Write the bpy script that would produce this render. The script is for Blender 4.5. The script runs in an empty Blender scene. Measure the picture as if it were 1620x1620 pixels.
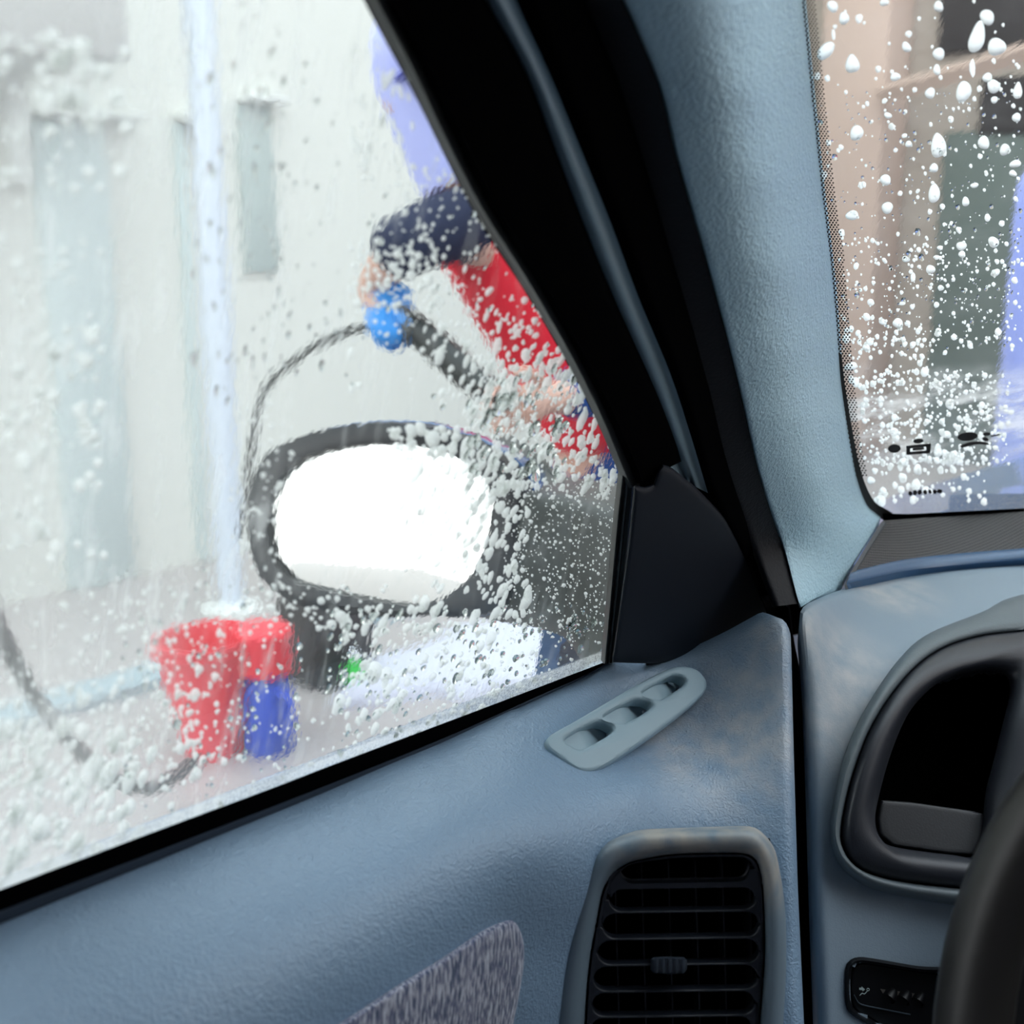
import bpy, bmesh, math, random
import numpy as np
from mathutils import Vector, Matrix
random.seed(7); rng = np.random.default_rng(11)
S = bpy.context.scene; COL = S.collection
# ------------------------------------------------------------------ camera
YAW, PITCH, FPX = math.radians(43.6), math.radians(13.0), 1956.0
EYE = np.array([0, 0, 1.15])
cam = bpy.data.cameras.new('camera'); co = bpy.data.objects.new('camera', cam); COL.objects.link(co)
cam.sensor_width = 36; cam.lens = 36 * FPX / 1620; cam.clip_start = .02; cam.clip_end = 200
co.location = EYE; co.rotation_euler = (math.pi/2 - PITCH, 0, YAW); S.camera = co
cam.dof.use_dof = True; cam.dof.focus_distance = .70; cam.dof.aperture_fstop = 8.0
# ------------------------------------------------------------------ world, exposure
S.view_settings.view_transform = 'Standard'; S.view_settings.look = 'None'
S.view_settings.gamma = 1; S.view_settings.use_curve_mapping = False
S.view_settings.exposure = 0.70
W = bpy.data.worlds.new('overcast_sky'); S.world = W; W.use_nodes = True
wn = W.node_tree; wn.nodes.clear()
_o = wn.nodes.new('ShaderNodeOutputWorld'); _b = wn.nodes.new('ShaderNodeBackground')
_t = wn.nodes.new('ShaderNodeTexCoord'); _s = wn.nodes.new('ShaderNodeSeparateXYZ'); _r = wn.nodes.new('ShaderNodeValToRGB')
wn.links.new(_t.outputs['Generated'], _s.inputs[0]); wn.links.new(_s.outputs['Z'], _r.inputs[0])
_r.color_ramp.elements[0].position = 0; _r.color_ramp.elements[0].color = (.97, .98, 1, 1)
_r.color_ramp.elements[1].position = 1; _r.color_ramp.elements[1].color = (.82, .92, 1, 1)
wn.links.new(_r.outputs[0], _b.inputs[0]); _b.inputs[1].default_value = 2.35
wn.links.new(_b.outputs[0], _o.inputs[0])
S.cycles.max_bounces = 14; S.cycles.transmission_bounces = 12; S.cycles.transparent_max_bounces = 16
S.cycles.diffuse_bounces = 4; S.cycles.glossy_bounces = 4
S.cycles.caustics_refractive = True; S.cycles.caustics_reflective = False; S.cycles.blur_glossy = 0.6
S.cycles.sample_clamp_indirect = 4.0
# ------------------------------------------------------------------ projection helpers: a sight line met with a real surface
F_ = np.array([-math.sin(YAW)*math.cos(PITCH), math.cos(YAW)*math.cos(PITCH), -math.sin(PITCH)])
R_ = np.array([math.cos(YAW), math.sin(YAW), 0.0]); U_ = np.cross(R_, F_)
def ray(x, y):
    x = np.asarray(x, float); y = np.asarray(y, float)
    return F_ + R_*((x-810)/FPX)[..., None] + U_*((810-y)/FPX)[..., None]
def P(x, y, t): return EYE + ray(x, y)*np.asarray(t, float)[..., None]
def tX(x, y, v): return float(v/ray(x, y)[0])
def tZ(x, y, v): return float((v-1.15)/ray(x, y)[2])
class Plane:
    def __init__(s, p, n): s.p = np.array(p, float); n = np.array(n, float); s.n = n/np.linalg.norm(n)
    def __call__(s, x, y): return ((s.p-EYE)@s.n)/(ray(x, y)@s.n)
    def off(s, d): return Plane(s.p+s.n*d, s.n)
def pushed(x, y, polys, dist):
    """recess: extra depth inside outlines, so that vents and pockets are hollow"""
    x = np.asarray(x, float); y = np.asarray(y, float); out = np.zeros(x.shape)
    for poly in polys:
        c = np.zeros(x.shape, bool); n = len(poly)
        for i in range(n):
            (x1, y1), (x2, y2) = poly[i], poly[i-1]
            with np.errstate(divide='ignore', invalid='ignore'):
                hit = ((y1 > y) != (y2 > y)) & (x < (x2-x1)*(y-y1)/(y2-y1+1e-12)+x1)
            c ^= hit
        out = np.where(c, dist, out)
    return out
class Depth:                                     # smooth surface through control points (thin plate on inverse depth)
    def __init__(s, pts, lam=1e-4, off=0):
        a = np.array(pts, float); s.c = a[:, :2]/1000; v = 1/a[:, 2]; n = len(a)
        K = s.k(np.linalg.norm(s.c[:, None]-s.c[None], axis=2)) + lam*np.eye(n)
        Q = np.c_[np.ones(n), s.c]; A = np.block([[K, Q], [Q.T, np.zeros((3, 3))]])
        s.w = np.linalg.solve(A, np.r_[v, 0, 0, 0]); s.n = n; s.o = off
    @staticmethod
    def k(r): return r*r*np.log(r+1e-9)
    def __call__(s, x, y):
        x = np.asarray(x, float); y = np.asarray(y, float); p = np.stack([x, y], -1)/1000
        r = np.linalg.norm(p[..., None, :]-s.c, axis=-1)
        return 1/(s.k(r)@s.w[:s.n] + s.w[s.n] + p@s.w[s.n+1:]) + s.o
def resample(pts, n, closed=False, smooth=True):
    p = np.array(pts, float)
    if closed: p = np.r_[p, p[:1]]
    if smooth and len(p) > 2:                     # Catmull-Rom
        q = np.r_[p[-2:-1] if closed else 2*p[:1]-p[1:2], p, p[1:2] if closed else 2*p[-1:]-p[-2:-1]]; o = []
        for i in range(1, len(q)-2):
            for u in np.linspace(0, 1, 14, endpoint=False):
                a, b, c, d = q[i-1], q[i], q[i+1], q[i+2]
                o.append(.5*((2*b)+(c-a)*u+(2*a-5*b+4*c-d)*u*u+(3*b-a-3*c+d)*u**3))
        p = np.array(o+[q[-2]])
    L = np.r_[0, np.cumsum(np.linalg.norm(np.diff(p, axis=0), axis=1))]
    u = np.linspace(0, L[-1], n+1)[:-1] if closed else np.linspace(0, L[-1], n)
    return np.stack([np.interp(u, L, p[:, k]) for k in range(p.shape[1])], -1)
# ------------------------------------------------------------------ materials
def M(name, col, rough=.5, metal=0, bump=None, spec=.5, coat=0):
    m = bpy.data.materials.new(name); m.use_nodes = True; nt = m.node_tree; b = nt.nodes['Principled BSDF']
    b.inputs['Base Color'].default_value = (*col, 1); b.inputs['Roughness'].default_value = rough
    b.inputs['Metallic'].default_value = metal; b.inputs['Specular IOR Level'].default_value = spec
    b.inputs['Coat Weight'].default_value = coat
    if bump:                                      # (kind, scale, distance)
        kind, sc, dist = bump; tc = nt.nodes.new('ShaderNodeTexCoord')
        if kind == 'leather':
            n = nt.nodes.new('ShaderNodeTexVoronoi'); n.feature = 'SMOOTH_F1'; n.inputs['Scale'].default_value = sc
            w = nt.nodes.new('ShaderNodeTexNoise'); w.inputs['Scale'].default_value = sc*.35; w.inputs['Detail'].default_value = 3
            mx = nt.nodes.new('ShaderNodeMixRGB'); mx.inputs[0].default_value = .004
            nt.links.new(tc.outputs['Object'], w.inputs[0]); nt.links.new(tc.outputs['Object'], mx.inputs[1])
            nt.links.new(w.outputs['Color'], mx.inputs[2]); nt.links.new(mx.outputs[0], n.inputs[0])
            ad = nt.nodes.new('ShaderNodeMath'); ad.operation = 'ADD'
            nt.links.new(n.outputs[0], ad.inputs[0]); nt.links.new(w.outputs[0], ad.inputs[1]); h = ad.outputs[0]
        else:
            n = nt.nodes.new('ShaderNodeTexNoise'); n.inputs['Scale'].default_value = sc; n.inputs['Detail'].default_value = 4
            nt.links.new(tc.outputs['Object'], n.inputs[0]); h = n.outputs[0]
        bp = nt.nodes.new('ShaderNodeBump'); bp.inputs['Distance'].default_value = dist; bp.inputs['Strength'].default_value = 1
        nt.links.new(h, bp.inputs['Height']); nt.links.new(bp.outputs[0], b.inputs['Normal'])
    return m
def dust_and_light(m, base, tint, spots, scale=60, thresh=(.42, .62), amt=.6):
    """dust and wear, on the door with warm light painted in: round patches broken up by noise, fixed on the object"""
    nt = m.node_tree; b = nt.nodes['Principled BSDF']; tc = nt.nodes.new('ShaderNodeTexCoord')
    n = nt.nodes.new('ShaderNodeTexNoise'); n.inputs['Scale'].default_value = scale; n.inputs['Detail'].default_value = 6
    nt.links.new(tc.outputs['Object'], n.inputs[0])
    r = nt.nodes.new('ShaderNodeMapRange'); r.inputs[1].default_value, r.inputs[2].default_value = thresh
    nt.links.new(n.outputs[0], r.inputs[0]); acc = None
    for c, rad in spots:
        d = nt.nodes.new('ShaderNodeVectorMath'); d.operation = 'DISTANCE'; nt.links.new(tc.outputs['Object'], d.inputs[0]); d.inputs[1].default_value = tuple(c)
        q = nt.nodes.new('ShaderNodeMapRange'); q.interpolation_type = 'SMOOTHSTEP'
        q.inputs[1].default_value = rad; q.inputs[2].default_value = rad*.25; nt.links.new(d.outputs['Value'], q.inputs[0])
        if acc is None: acc = q.outputs[0]
        else:
            a = nt.nodes.new('ShaderNodeMath'); a.operation = 'MAXIMUM'; nt.links.new(acc, a.inputs[0]); nt.links.new(q.outputs[0], a.inputs[1]); acc = a.outputs[0]
    mu = nt.nodes.new('ShaderNodeMath'); mu.operation = 'MULTIPLY'; nt.links.new(acc, mu.inputs[0]); nt.links.new(r.outputs[0], mu.inputs[1])
    mv = nt.nodes.new('ShaderNodeMath'); mv.operation = 'MULTIPLY'; nt.links.new(mu.outputs[0], mv.inputs[0]); mv.inputs[1].default_value = amt
    mx = nt.nodes.new('ShaderNodeMixRGB'); mx.inputs[1].default_value = (*base, 1); mx.inputs[2].default_value = (*tint, 1)
    nt.links.new(mv.outputs[0], mx.inputs[0]); nt.links.new(mx.outputs[0], b.inputs['Base Color'])
DOORC = (.22, .325, .445); DASHC = (.27, .345, .41)
m_door = M('door_vinyl', DOORC, .37, bump=('leather', 800, .0004))
m_dash = M('dash_vinyl', DASHC, .5, bump=('leather', 900, .0001))
m_pillar = M('pillar_vinyl', (.54, .77, .87), .42, bump=('leather', 620, .0006))
m_dark = M('dark_slate_plastic', (.004, .007, .014), .6, bump=('noise', 1500, .00003), spec=.3)
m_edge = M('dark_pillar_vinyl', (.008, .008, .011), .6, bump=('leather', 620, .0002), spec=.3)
m_rubber = M('black_rubber', (.001, .001, .0013), .9, spec=.02)
m_lip = M('grey_rubber_lip', (.06, .06, .055), .45)
m_slate = M('slate_rubber', (.035, .048, .07), .5, spec=.3)
m_strip = M('painted_metal_strip', (.28, .40, .46), .35)
m_bezel = M('vent_bezel_plastic', (.16, .215, .26), .45, bump=('noise', 1200, .00005))
m_demist = M('demister_plastic', (.29, .40, .46), .45, bump=('noise', 1200, .00003))
m_blk = M('black_vent_plastic', (.010, .013, .020), .42, bump=('noise', 1500, .00003))
m_void = M('matt_black', (.002, .002, .002), .9, spec=0)
m_paint = M('blue_car_paint', (.025, .10, .26), .25, coat=.6)
m_binn = M('binnacle_plastic', (.020, .023, .031), .45, bump=('noise', 1400, .00008))
m_cloth = M('wheel_leather', (.014, .0125, .011), .45, bump=('noise', 700, .0001))
m_mirror = M('mirror_silver', (.60, .60, .58), .02, metal=1)
m_white = M('white_print', (.8, .85, .9), .5)
def glassmat(name, ior, layers, haze, hazecol=(.86, .88, .87)):
    """clear glass; the film of soapy water on its outer face gives waves (bump) and a milky veil"""
    m = bpy.data.materials.new(name); m.use_nodes = True; nt = m.node_tree; nt.nodes.clear(); L = nt.links.new
    out = nt.nodes.new('ShaderNodeOutputMaterial'); g = nt.nodes.new('ShaderNodeBsdfGlass'); g.inputs['Roughness'].default_value = 0
    g.inputs['IOR'].default_value = ior; g.inputs['Color'].default_value = (.97, .99, .98, 1)
    if layers:
        tc = nt.nodes.new('ShaderNodeTexCoord'); prev = None
        for (sc, amp, det) in layers:
            mp = nt.nodes.new('ShaderNodeMapping'); mp.inputs['Scale'].default_value = sc
            n = nt.nodes.new('ShaderNodeTexNoise'); n.inputs['Scale'].default_value = 1; n.inputs['Detail'].default_value = det
            L(tc.outputs['Object'], mp.inputs[0]); L(mp.outputs[0], n.inputs[0])
            b = nt.nodes.new('ShaderNodeBump'); b.inputs['Distance'].default_value = amp; b.inputs['Strength'].default_value = 1
            L(n.outputs[0], b.inputs['Height'])
            if prev: L(prev, b.inputs['Normal'])
            prev = b.outputs[0]
        L(prev, g.inputs['Normal'])
    if haze is None: L(g.outputs[0], out.inputs[0]); return m
    tr = nt.nodes.new('ShaderNodeBsdfTranslucent'); tr.inputs[0].default_value = (*hazecol, 1)
    df = nt.nodes.new('ShaderNodeBsdfDiffuse'); df.inputs[0].default_value = (*hazecol, 1)
    ms = nt.nodes.new('ShaderNodeMixShader'); ms.inputs[0].default_value = .3; L(tr.outputs[0], ms.inputs[1]); L(df.outputs[0], ms.inputs[2])
    fac = haze(nt, tc); mm = nt.nodes.new('ShaderNodeMixShader'); L(fac, mm.inputs[0]); L(g.outputs[0], mm.inputs[1]); L(ms.outputs[0], mm.inputs[2])
    L(mm.outputs[0], out.inputs[0]); return m
def mathn(nt, op, a, b=0.0, clamp=False):
    n = nt.nodes.new('ShaderNodeMath'); n.operation = op; n.use_clamp = clamp
    for i, v in enumerate((a, b)):
        if hasattr(v, 'node'): nt.links.new(v, n.inputs[i])
        else: n.inputs[i].default_value = v
    return n.outputs[0]
def rng_node(nt, v, a, b, c, d):
    n = nt.nodes.new('ShaderNodeMapRange'); n.interpolation_type = 'SMOOTHSTEP'; nt.links.new(v, n.inputs[0])
    for i, x in enumerate((a, b, c, d)): n.inputs[i+1].default_value = x
    return n.outputs[0]
def side_haze(nt, tc):
    sp = nt.nodes.new('ShaderNodeSeparateXYZ'); nt.links.new(tc.outputs['Object'], sp.inputs[0]); y, z = sp.outputs[1], sp.outputs[2]
    def noise(sc, det=3):
        mp = nt.nodes.new('ShaderNodeMapping'); mp.inputs['Scale'].default_value = sc; nt.links.new(tc.outputs['Object'], mp.inputs[0])
        n = nt.nodes.new('ShaderNodeTexNoise'); n.inputs['Scale'].default_value = 1; n.inputs['Detail'].default_value = det; nt.links.new(mp.outputs[0], n.inputs[0]); return n.outputs[0]
    a = rng_node(nt, y, .14, .33, .36, .02)                                   # thicker film towards the rear of the pane
    s = mathn(nt, 'MULTIPLY', rng_node(nt, noise((60, 160, 30)), 5.0e-1, .72, 0, .28), 1.0)   # run-off streaks
    low = rng_node(nt, z, .935, .905, 0, .18)                                  # suds settled along the sill
    sill = rng_node(nt, z, .9118, .9095, 0, .6)
    f = mathn(nt, 'ADD', a, s); f = mathn(nt, 'ADD', f, low); f = mathn(nt, 'MULTIPLY', f, rng_node(nt, noise((25, 25, 25)), .3, .7, .7, 1.2))
    c = rng_node(nt, y, .26, .36, 1, .28); f = mathn(nt, 'MULTIPLY', f, c)
    f = mathn(nt, 'ADD', f, mathn(nt, 'MULTIPLY', sill, rng_node(nt, noise((900, 900, 900)), .35, .6, .5, 1)))
    return mathn(nt, 'MINIMUM', f, .9, True)
def screen_haze(nt, tc):
    sp = nt.nodes.new('ShaderNodeSeparateXYZ'); nt.links.new(tc.outputs['Object'], sp.inputs[0]); z = sp.outputs[2]
    mp = nt.nodes.new('ShaderNodeMapping'); mp.inputs['Scale'].default_value = (12, 30, 60); mp.inputs['Rotation'].default_value = (0, .2, .3); nt.links.new(tc.outputs['Object'], mp.inputs[0])
    n = nt.nodes.new('ShaderNodeTexNoise'); n.inputs['Scale'].default_value = 1; n.inputs['Detail'].default_value = 5; nt.links.new(mp.outputs[0], n.inputs[0])
    n2 = nt.nodes.new('ShaderNodeTexNoise'); n2.inputs['Scale'].default_value = 1500; nt.links.new(tc.outputs['Object'], n2.inputs[0])
    band = mathn(nt, 'MULTIPLY', rng_node(nt, z, .99, 1.02, 0, 1), rng_node(nt, z, 1.075, 1.04, 0, 1))
    f = mathn(nt, 'MULTIPLY', rng_node(nt, n.outputs[0], .42, .65, 0, 1), mathn(nt, 'ADD', mathn(nt, 'MULTIPLY', band, .55), .03))
    f = mathn(nt, 'ADD', f, mathn(nt, 'MULTIPLY', rng_node(nt, z, 1.09, .92, 0.02, .30), rng_node(nt, n2.outputs[0], .4, .65, .4, 1)))
    return mathn(nt, 'MINIMUM', f, .9, True)
m_glass = M('tmp', (1, 1, 1))
m_side = glassmat('wet_side_glass', 1.42, [((420, 420, 70), .000022, 2), ((260, 260, 230), .000028, 2), ((60, 60, 22), .00006, 1)], side_haze)
m_screen = glassmat('wet_windscreen_glass', 1.42, [((380, 380, 120), .00001, 2), ((90, 90, 40), .00003, 2)], screen_haze, (.92, .90, .88))
m_clear = glassmat('inner_face_glass', 1.42, [], None)
m_drop = glassmat('water_drop', 1.25, [], None)
def foam(name, wet, col=(.95, .96, .95)):
    m = bpy.data.materials.new(name); m.use_nodes = True; nt = m.node_tree; nt.nodes.clear(); L = nt.links.new
    out = nt.nodes.new('ShaderNodeOutputMaterial'); tr = nt.nodes.new('ShaderNodeBsdfTranslucent'); df = nt.nodes.new('ShaderNodeBsdfDiffuse')
    tp = nt.nodes.new('ShaderNodeBsdfTransparent')
    tr.inputs[0].default_value = (*col, 1); df.inputs[0].default_value = (*col, 1)
    a = nt.nodes.new('ShaderNodeMixShader'); a.inputs[0].default_value = .2; L(tr.outputs[0], a.inputs[1]); L(df.outputs[0], a.inputs[2])
    b = nt.nodes.new('ShaderNodeMixShader'); b.inputs[0].default_value = wet; L(a.outputs[0], b.inputs[1]); L(tp.outputs[0], b.inputs[2])
    L(b.outputs[0], out.inputs[0]); return m
m_foam = foam('soap_foam', .0, (.93, .93, .915)); m_suds = foam('thin_suds', .22, (.90, .91, .895))
# ------------------------------------------------------------------ object helpers
def link(name, me, mat, parent=None, smooth=True):
    o = bpy.data.objects.new(name, me); COL.objects.link(o)
    if mat is not None:
        me.materials.clear()
        for k in (mat if isinstance(mat, (list, tuple)) else [mat]): me.materials.append(k)
    if smooth:
        me.polygons.foreach_set('use_smooth', [True]*len(me.polygons))
    if parent is not None:
        o.parent = parent; o.matrix_parent_inverse = Matrix.Translation(-Vector(parent.location))
    return o
def tag(o, label=None, cat=None, group=None, kind=None):
    for k, v in (('label', label), ('category', cat), ('group', group), ('kind', kind)):
        if v: o[k] = v
    return o
def thing(name, loc, label, cat, group=None):
    o = bpy.data.objects.new(name, None); COL.objects.link(o); o.location = tuple(float(v) for v in loc); o.empty_display_size = .05
    return tag(o, label, cat, group)
def fromgrid(name, G, mat, parent=None, back=None, sharp=35):
    """G: (n, m, 3) grid made a closed slab: front face, rim, back face displaced by back"""
    n, m, _ = G.shape; v = G.reshape(-1, 3); back = np.array(back if back is not None else (-.012, .008, 0)); 
    bb = (G+back).reshape(-1, 3); V = np.r_[v, bb]; N = n*m; f = []
    I = np.arange(N).reshape(n, m)
    for i in range(n-1):
        for j in range(m-1):
            a, b, c, d = I[i, j], I[i, j+1], I[i+1, j+1], I[i+1, j]
            f.append((a, b, c, d)); f.append((d+N, c+N, b+N, a+N))
    rim = list(I[0, :])+list(I[1:, -1])+list(I[-1, :-1][::-1])+list(I[1:-1, 0][::-1])
    for a, b in zip(rim, rim[1:]+rim[:1]): f.append((b, a, a+N, b+N))
    me = bpy.data.meshes.new(name); me.from_pydata([tuple(x) for x in V], [], [tuple(int(k) for k in q) for q in f]); fixn(me); me.validate()
    o = link(name, me, mat, parent); edge_sharp(me, sharp); return o
def fixn(me):
    bm = bmesh.new(); bm.from_mesh(me); bmesh.ops.recalc_face_normals(bm, faces=bm.faces); bm.to_mesh(me); bm.free()
def edge_sharp(me, deg):
    bm = bmesh.new(); bm.from_mesh(me); bm.normal_update()
    for e in bm.edges:
        e.smooth = not (len(e.link_faces) == 2 and e.calc_face_angle(0) > math.radians(deg))
    bm.to_mesh(me); bm.free()
def patch(name, A, B, depth, mat, parent=None, n=60, m=24, back=None, roll=(0, 0, 0, 0), rd=.006, smooth=True, extra=None):
    """surface between two outlines A (top or left) and B (bottom or right); roll = share of (A side, B side, start, end) that curls away by rd"""
    a = resample(A, n, smooth=smooth); b = resample(B, n, smooth=smooth); v = np.linspace(0, 1, m)
    Q = a[:, None]*(1-v)[None, :, None] + b[:, None]*v[None, :, None]
    t = depth(Q[..., 0], Q[..., 1]); u = np.linspace(0, 1, n)[:, None]; vv = v[None, :]
    def ro(d, w): 
        if w <= 0: return 0*d
        e = np.clip(1-d/w, 0, 1); return 1-np.sqrt(np.clip(1-e*e, 0, 1))
    t = t + rd*(ro(vv, roll[0]) + ro(1-vv, roll[1]) + ro(u, roll[2]) + ro(1-u, roll[3]))
    if extra is not None: t = t + extra(u, vv, Q)
    return fromgrid(name, P(Q[..., 0], Q[..., 1], t), mat, parent, back)
def loft(name, loops, mat, parent=None, closed=True, caps=(True, True), sharp=40, ring=False):
    """skin through a list of equal loops of 3D points; ring: last loop joins the first"""
    n = len(loops[0]); V = np.concatenate(loops); f = []; k = len(loops)
    for i in range(k if ring else k-1):
        for j in range(n if closed else n-1):
            a = i*n+j; b = i*n+(j+1) % n; i2 = (i+1) % k; f.append((a, b, i2*n+(j+1) % n, i2*n+j))
    if not ring:
        if caps[0]: f.append(tuple(range(n))[::-1])
        if caps[1]: f.append(tuple(range((k-1)*n, k*n)))
    me = bpy.data.meshes.new(name); me.from_pydata([tuple(map(float, x)) for x in V], [], f); fixn(me)
    o = link(name, me, mat, parent); edge_sharp(me, sharp); return o
def center(o): return o.mean(0)
def shrink(o, k):
    """move an outline inward by k pixels (negative: outward)"""
    o = np.array(o, float); a = np.roll(o, 1, 0); b = np.roll(o, -1, 0); d = b-a; nrm = np.stack([-d[:, 1], d[:, 0]], -1); nrm /= np.linalg.norm(nrm, axis=1)[:, None]+1e-9
    area = .5*np.sum(o[:, 0]*np.roll(o[:, 1], -1)-np.roll(o[:, 0], -1)*o[:, 1])
    return o + nrm*k*(1 if area > 0 else -1)
def dome(name, outline, depth, mat, parent=None, h=.003, n=72, rings=8, edge=.3, back=.01, smooth=True, extra=None):
    """outline filled with concentric rings, edges rounded over"""
    o = resample(outline, n, True, smooth); c = center(o); L = [P(o[:, 0], o[:, 1], depth(o[:, 0], o[:, 1])+back)]
    for s in np.r_[1, 1-edge*(1-np.cos(np.linspace(.3, 1.2, 4))), np.linspace(1-edge, .02, rings)]:
        q = c+(o-c)*s; e = np.clip((1-s)/edge, 0, 1); t = depth(q[:, 0], q[:, 1]) - h*math.sqrt(1-(1-e)**2)
        if extra is not None: t = t + extra(q)
        L.append(P(q[:, 0], q[:, 1], t))
    return loft(name, L, mat, parent)
def frame(name, outer, inner, depth, mat, parent=None, prof=None, n=120, smooth=True):
    """ring between two outlines; prof: list of (share from outer to inner, depth offset)"""
    a = resample(outer, n, True, smooth); b = resample(inner, n, True, smooth)
    ca = center(b); k = np.argmin(np.abs(np.arctan2(a[:, 1]-ca[1], a[:, 0]-ca[0]))); a = np.roll(a, -k, 0)
    k = np.argmin(np.abs(np.arctan2(b[:, 1]-ca[1], b[:, 0]-ca[0]))); b = np.roll(b, -k, 0)
    L = []
    for s, d in prof:
        q = a*(1-s)+b*s; L.append(P(q[:, 0], q[:, 1], depth(q[:, 0], q[:, 1])+d))
    return loft(name, L, mat, parent, ring=True, sharp=70)
def plate(name, plane, outer, holes, mat, parent=None, thick=.004, bevel=.0006, smooth=True, off=0, n=60):
    """flat plate with holes and bevelled edges, lying on a plane"""
    N = Vector(plane.n); 
    if N.dot(Vector(EYE-plane.p)) < 0: N = -N
    o0 = np.array(P(*center(np.array(outer, float)), plane(*center(np.array(outer, float)))))
    X = Vector((0, 0, 1)).cross(N).normalized(); Y = N.cross(X); cu = bpy.data.curves.new(name, 'CURVE'); cu.dimensions = '2D'; cu.fill_mode = 'BOTH'
    for k, ol in enumerate([outer]+list(holes)):
        q = resample(ol, n, True, smooth); w = P(q[:, 0], q[:, 1], plane(q[:, 0], q[:, 1]))-o0
        sp = cu.splines.new('POLY'); sp.points.add(n-1); sp.use_cyclic_u = True
        for i in range(n): sp.points[i].co = (float(w[i]@np.array(X)), float(w[i]@np.array(Y)), 0, 1)
    cu.extrude = thick/2-bevel; cu.bevel_depth = bevel; cu.bevel_resolution = 2
    cu.offset = -bevel
    t = bpy.data.objects.new(name, cu); COL.objects.link(t); dg = bpy.context.evaluated_depsgraph_get(); me = bpy.data.meshes.new_from_object(t.evaluated_get(dg))
    bpy.data.objects.remove(t); Mx = Matrix((X, Y, N)).transposed().to_4x4(); Mx.translation = Vector(o0)-N*(thick/2)+N*off
    me.transform(Mx); me.name = name
    bm = bmesh.new(); bm.from_mesh(me); bmesh.ops.remove_doubles(bm, verts=bm.verts, dist=1e-6); bmesh.ops.recalc_face_normals(bm, faces=bm.faces); bm.to_mesh(me); bm.free()
    o = link(name, me, mat, parent); edge_sharp(me, 30); return o
def tube(name, pts, r, mat, parent=None, n=14, m=60, smooth=True):
    p = resample(pts, m, smooth=smooth); rr = np.interp(np.linspace(0, 1, m), np.linspace(0, 1, len(np.atleast_1d(r))), np.atleast_1d(r)); L = []; up = np.array([.13, .21, .97])
    for i in range(m):
        d = p[min(i+1, m-1)]-p[max(i-1, 0)]; d /= np.linalg.norm(d); a = np.cross(d, up); a /= np.linalg.norm(a); b = np.cross(d, a)
        th = np.linspace(0, 2*math.pi, n, endpoint=False); L.append(p[i]+rr[i]*(np.cos(th)[:, None]*a+np.sin(th)[:, None]*b))
    return loft(name, L, mat, parent)
def box(name, lo, hi, mat, parent=None, bev=0.0, seg=2):
    bm = bmesh.new(); bmesh.ops.create_cube(bm, size=1); lo = np.array(lo, float); hi = np.array(hi, float)
    for v in bm.verts: v.co = Vector(((lo+hi)/2+(hi-lo)*np.array(v.co)).tolist())
    if bev: bmesh.ops.bevel(bm, geom=list(bm.edges), offset=bev, segments=seg, affect='EDGES', profile=.5)
    me = bpy.data.meshes.new(name); bm.to_mesh(me); bm.free(); o = link(name, me, mat, parent, smooth=bool(bev)); edge_sharp(me, 40); return o
def lathe(name, prof, loc, mat, parent=None, n=40, tilt=(0, 0), cap=(False, False)):
    L = []; Rm = np.array(Matrix.Rotation(tilt[0], 3, 'X') @ Matrix.Rotation(tilt[1], 3, 'Y')); th = np.linspace(0, 2*math.pi, n, endpoint=False)
    for r, z in prof: L.append((np.stack([r*np.cos(th), r*np.sin(th), 0*th+z], -1)@Rm.T)+np.array(loc))
    return loft(name, L, mat, parent, caps=cap)
def skin(name, chains, mat, parent=None, sub=2, root=0):
    """chains: lists of (point, radius); equal points join into one body grown with a Skin modifier"""
    V, Rd, E, idx = [], [], [], {}
    for ch in chains:
        prev = None
        for p, r in ch:
            k = tuple(np.round(p, 4))
            if k not in idx: idx[k] = len(V); V.append(k); Rd.append(r if isinstance(r, tuple) else (r, r))
            if prev is not None and prev != idx[k]: E.append((prev, idx[k]))
            prev = idx[k]
    me = bpy.data.meshes.new(name); me.from_pydata([tuple(map(float, v)) for v in V], E, []); t = bpy.data.objects.new(name, me); COL.objects.link(t)
    t.modifiers.new('s', 'SKIN'); 
    for i, sv in enumerate(me.skin_vertices[0].data): sv.radius = Rd[i]; sv.use_root = (i == root)
    t.modifiers['s'].use_smooth_shade = True; u = t.modifiers.new('u', 'SUBSURF'); u.levels = sub; u.render_levels = sub
    dg = bpy.context.evaluated_depsgraph_get(); m2 = bpy.data.meshes.new_from_object(t.evaluated_get(dg)); bpy.data.objects.remove(t)
    return link(name, m2, mat, parent)
SIDE = Plane(P(402, 1256, tZ(402, 1256, .905)), (1, 0, -math.tan(math.radians(18))))      # the door window
_A, _B, _T = P(1385, 815, .885), P(1620, 805, .91), P(1270, 0, .55)
SCREEN = Plane(_A, np.cross(_T-_A, _B-_A))                                                   # the driver's corner of the windscreen
VENT = Plane(P(1080, 1450, .622), (math.cos(YAW)*0+.69, -.72, .10))
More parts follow.
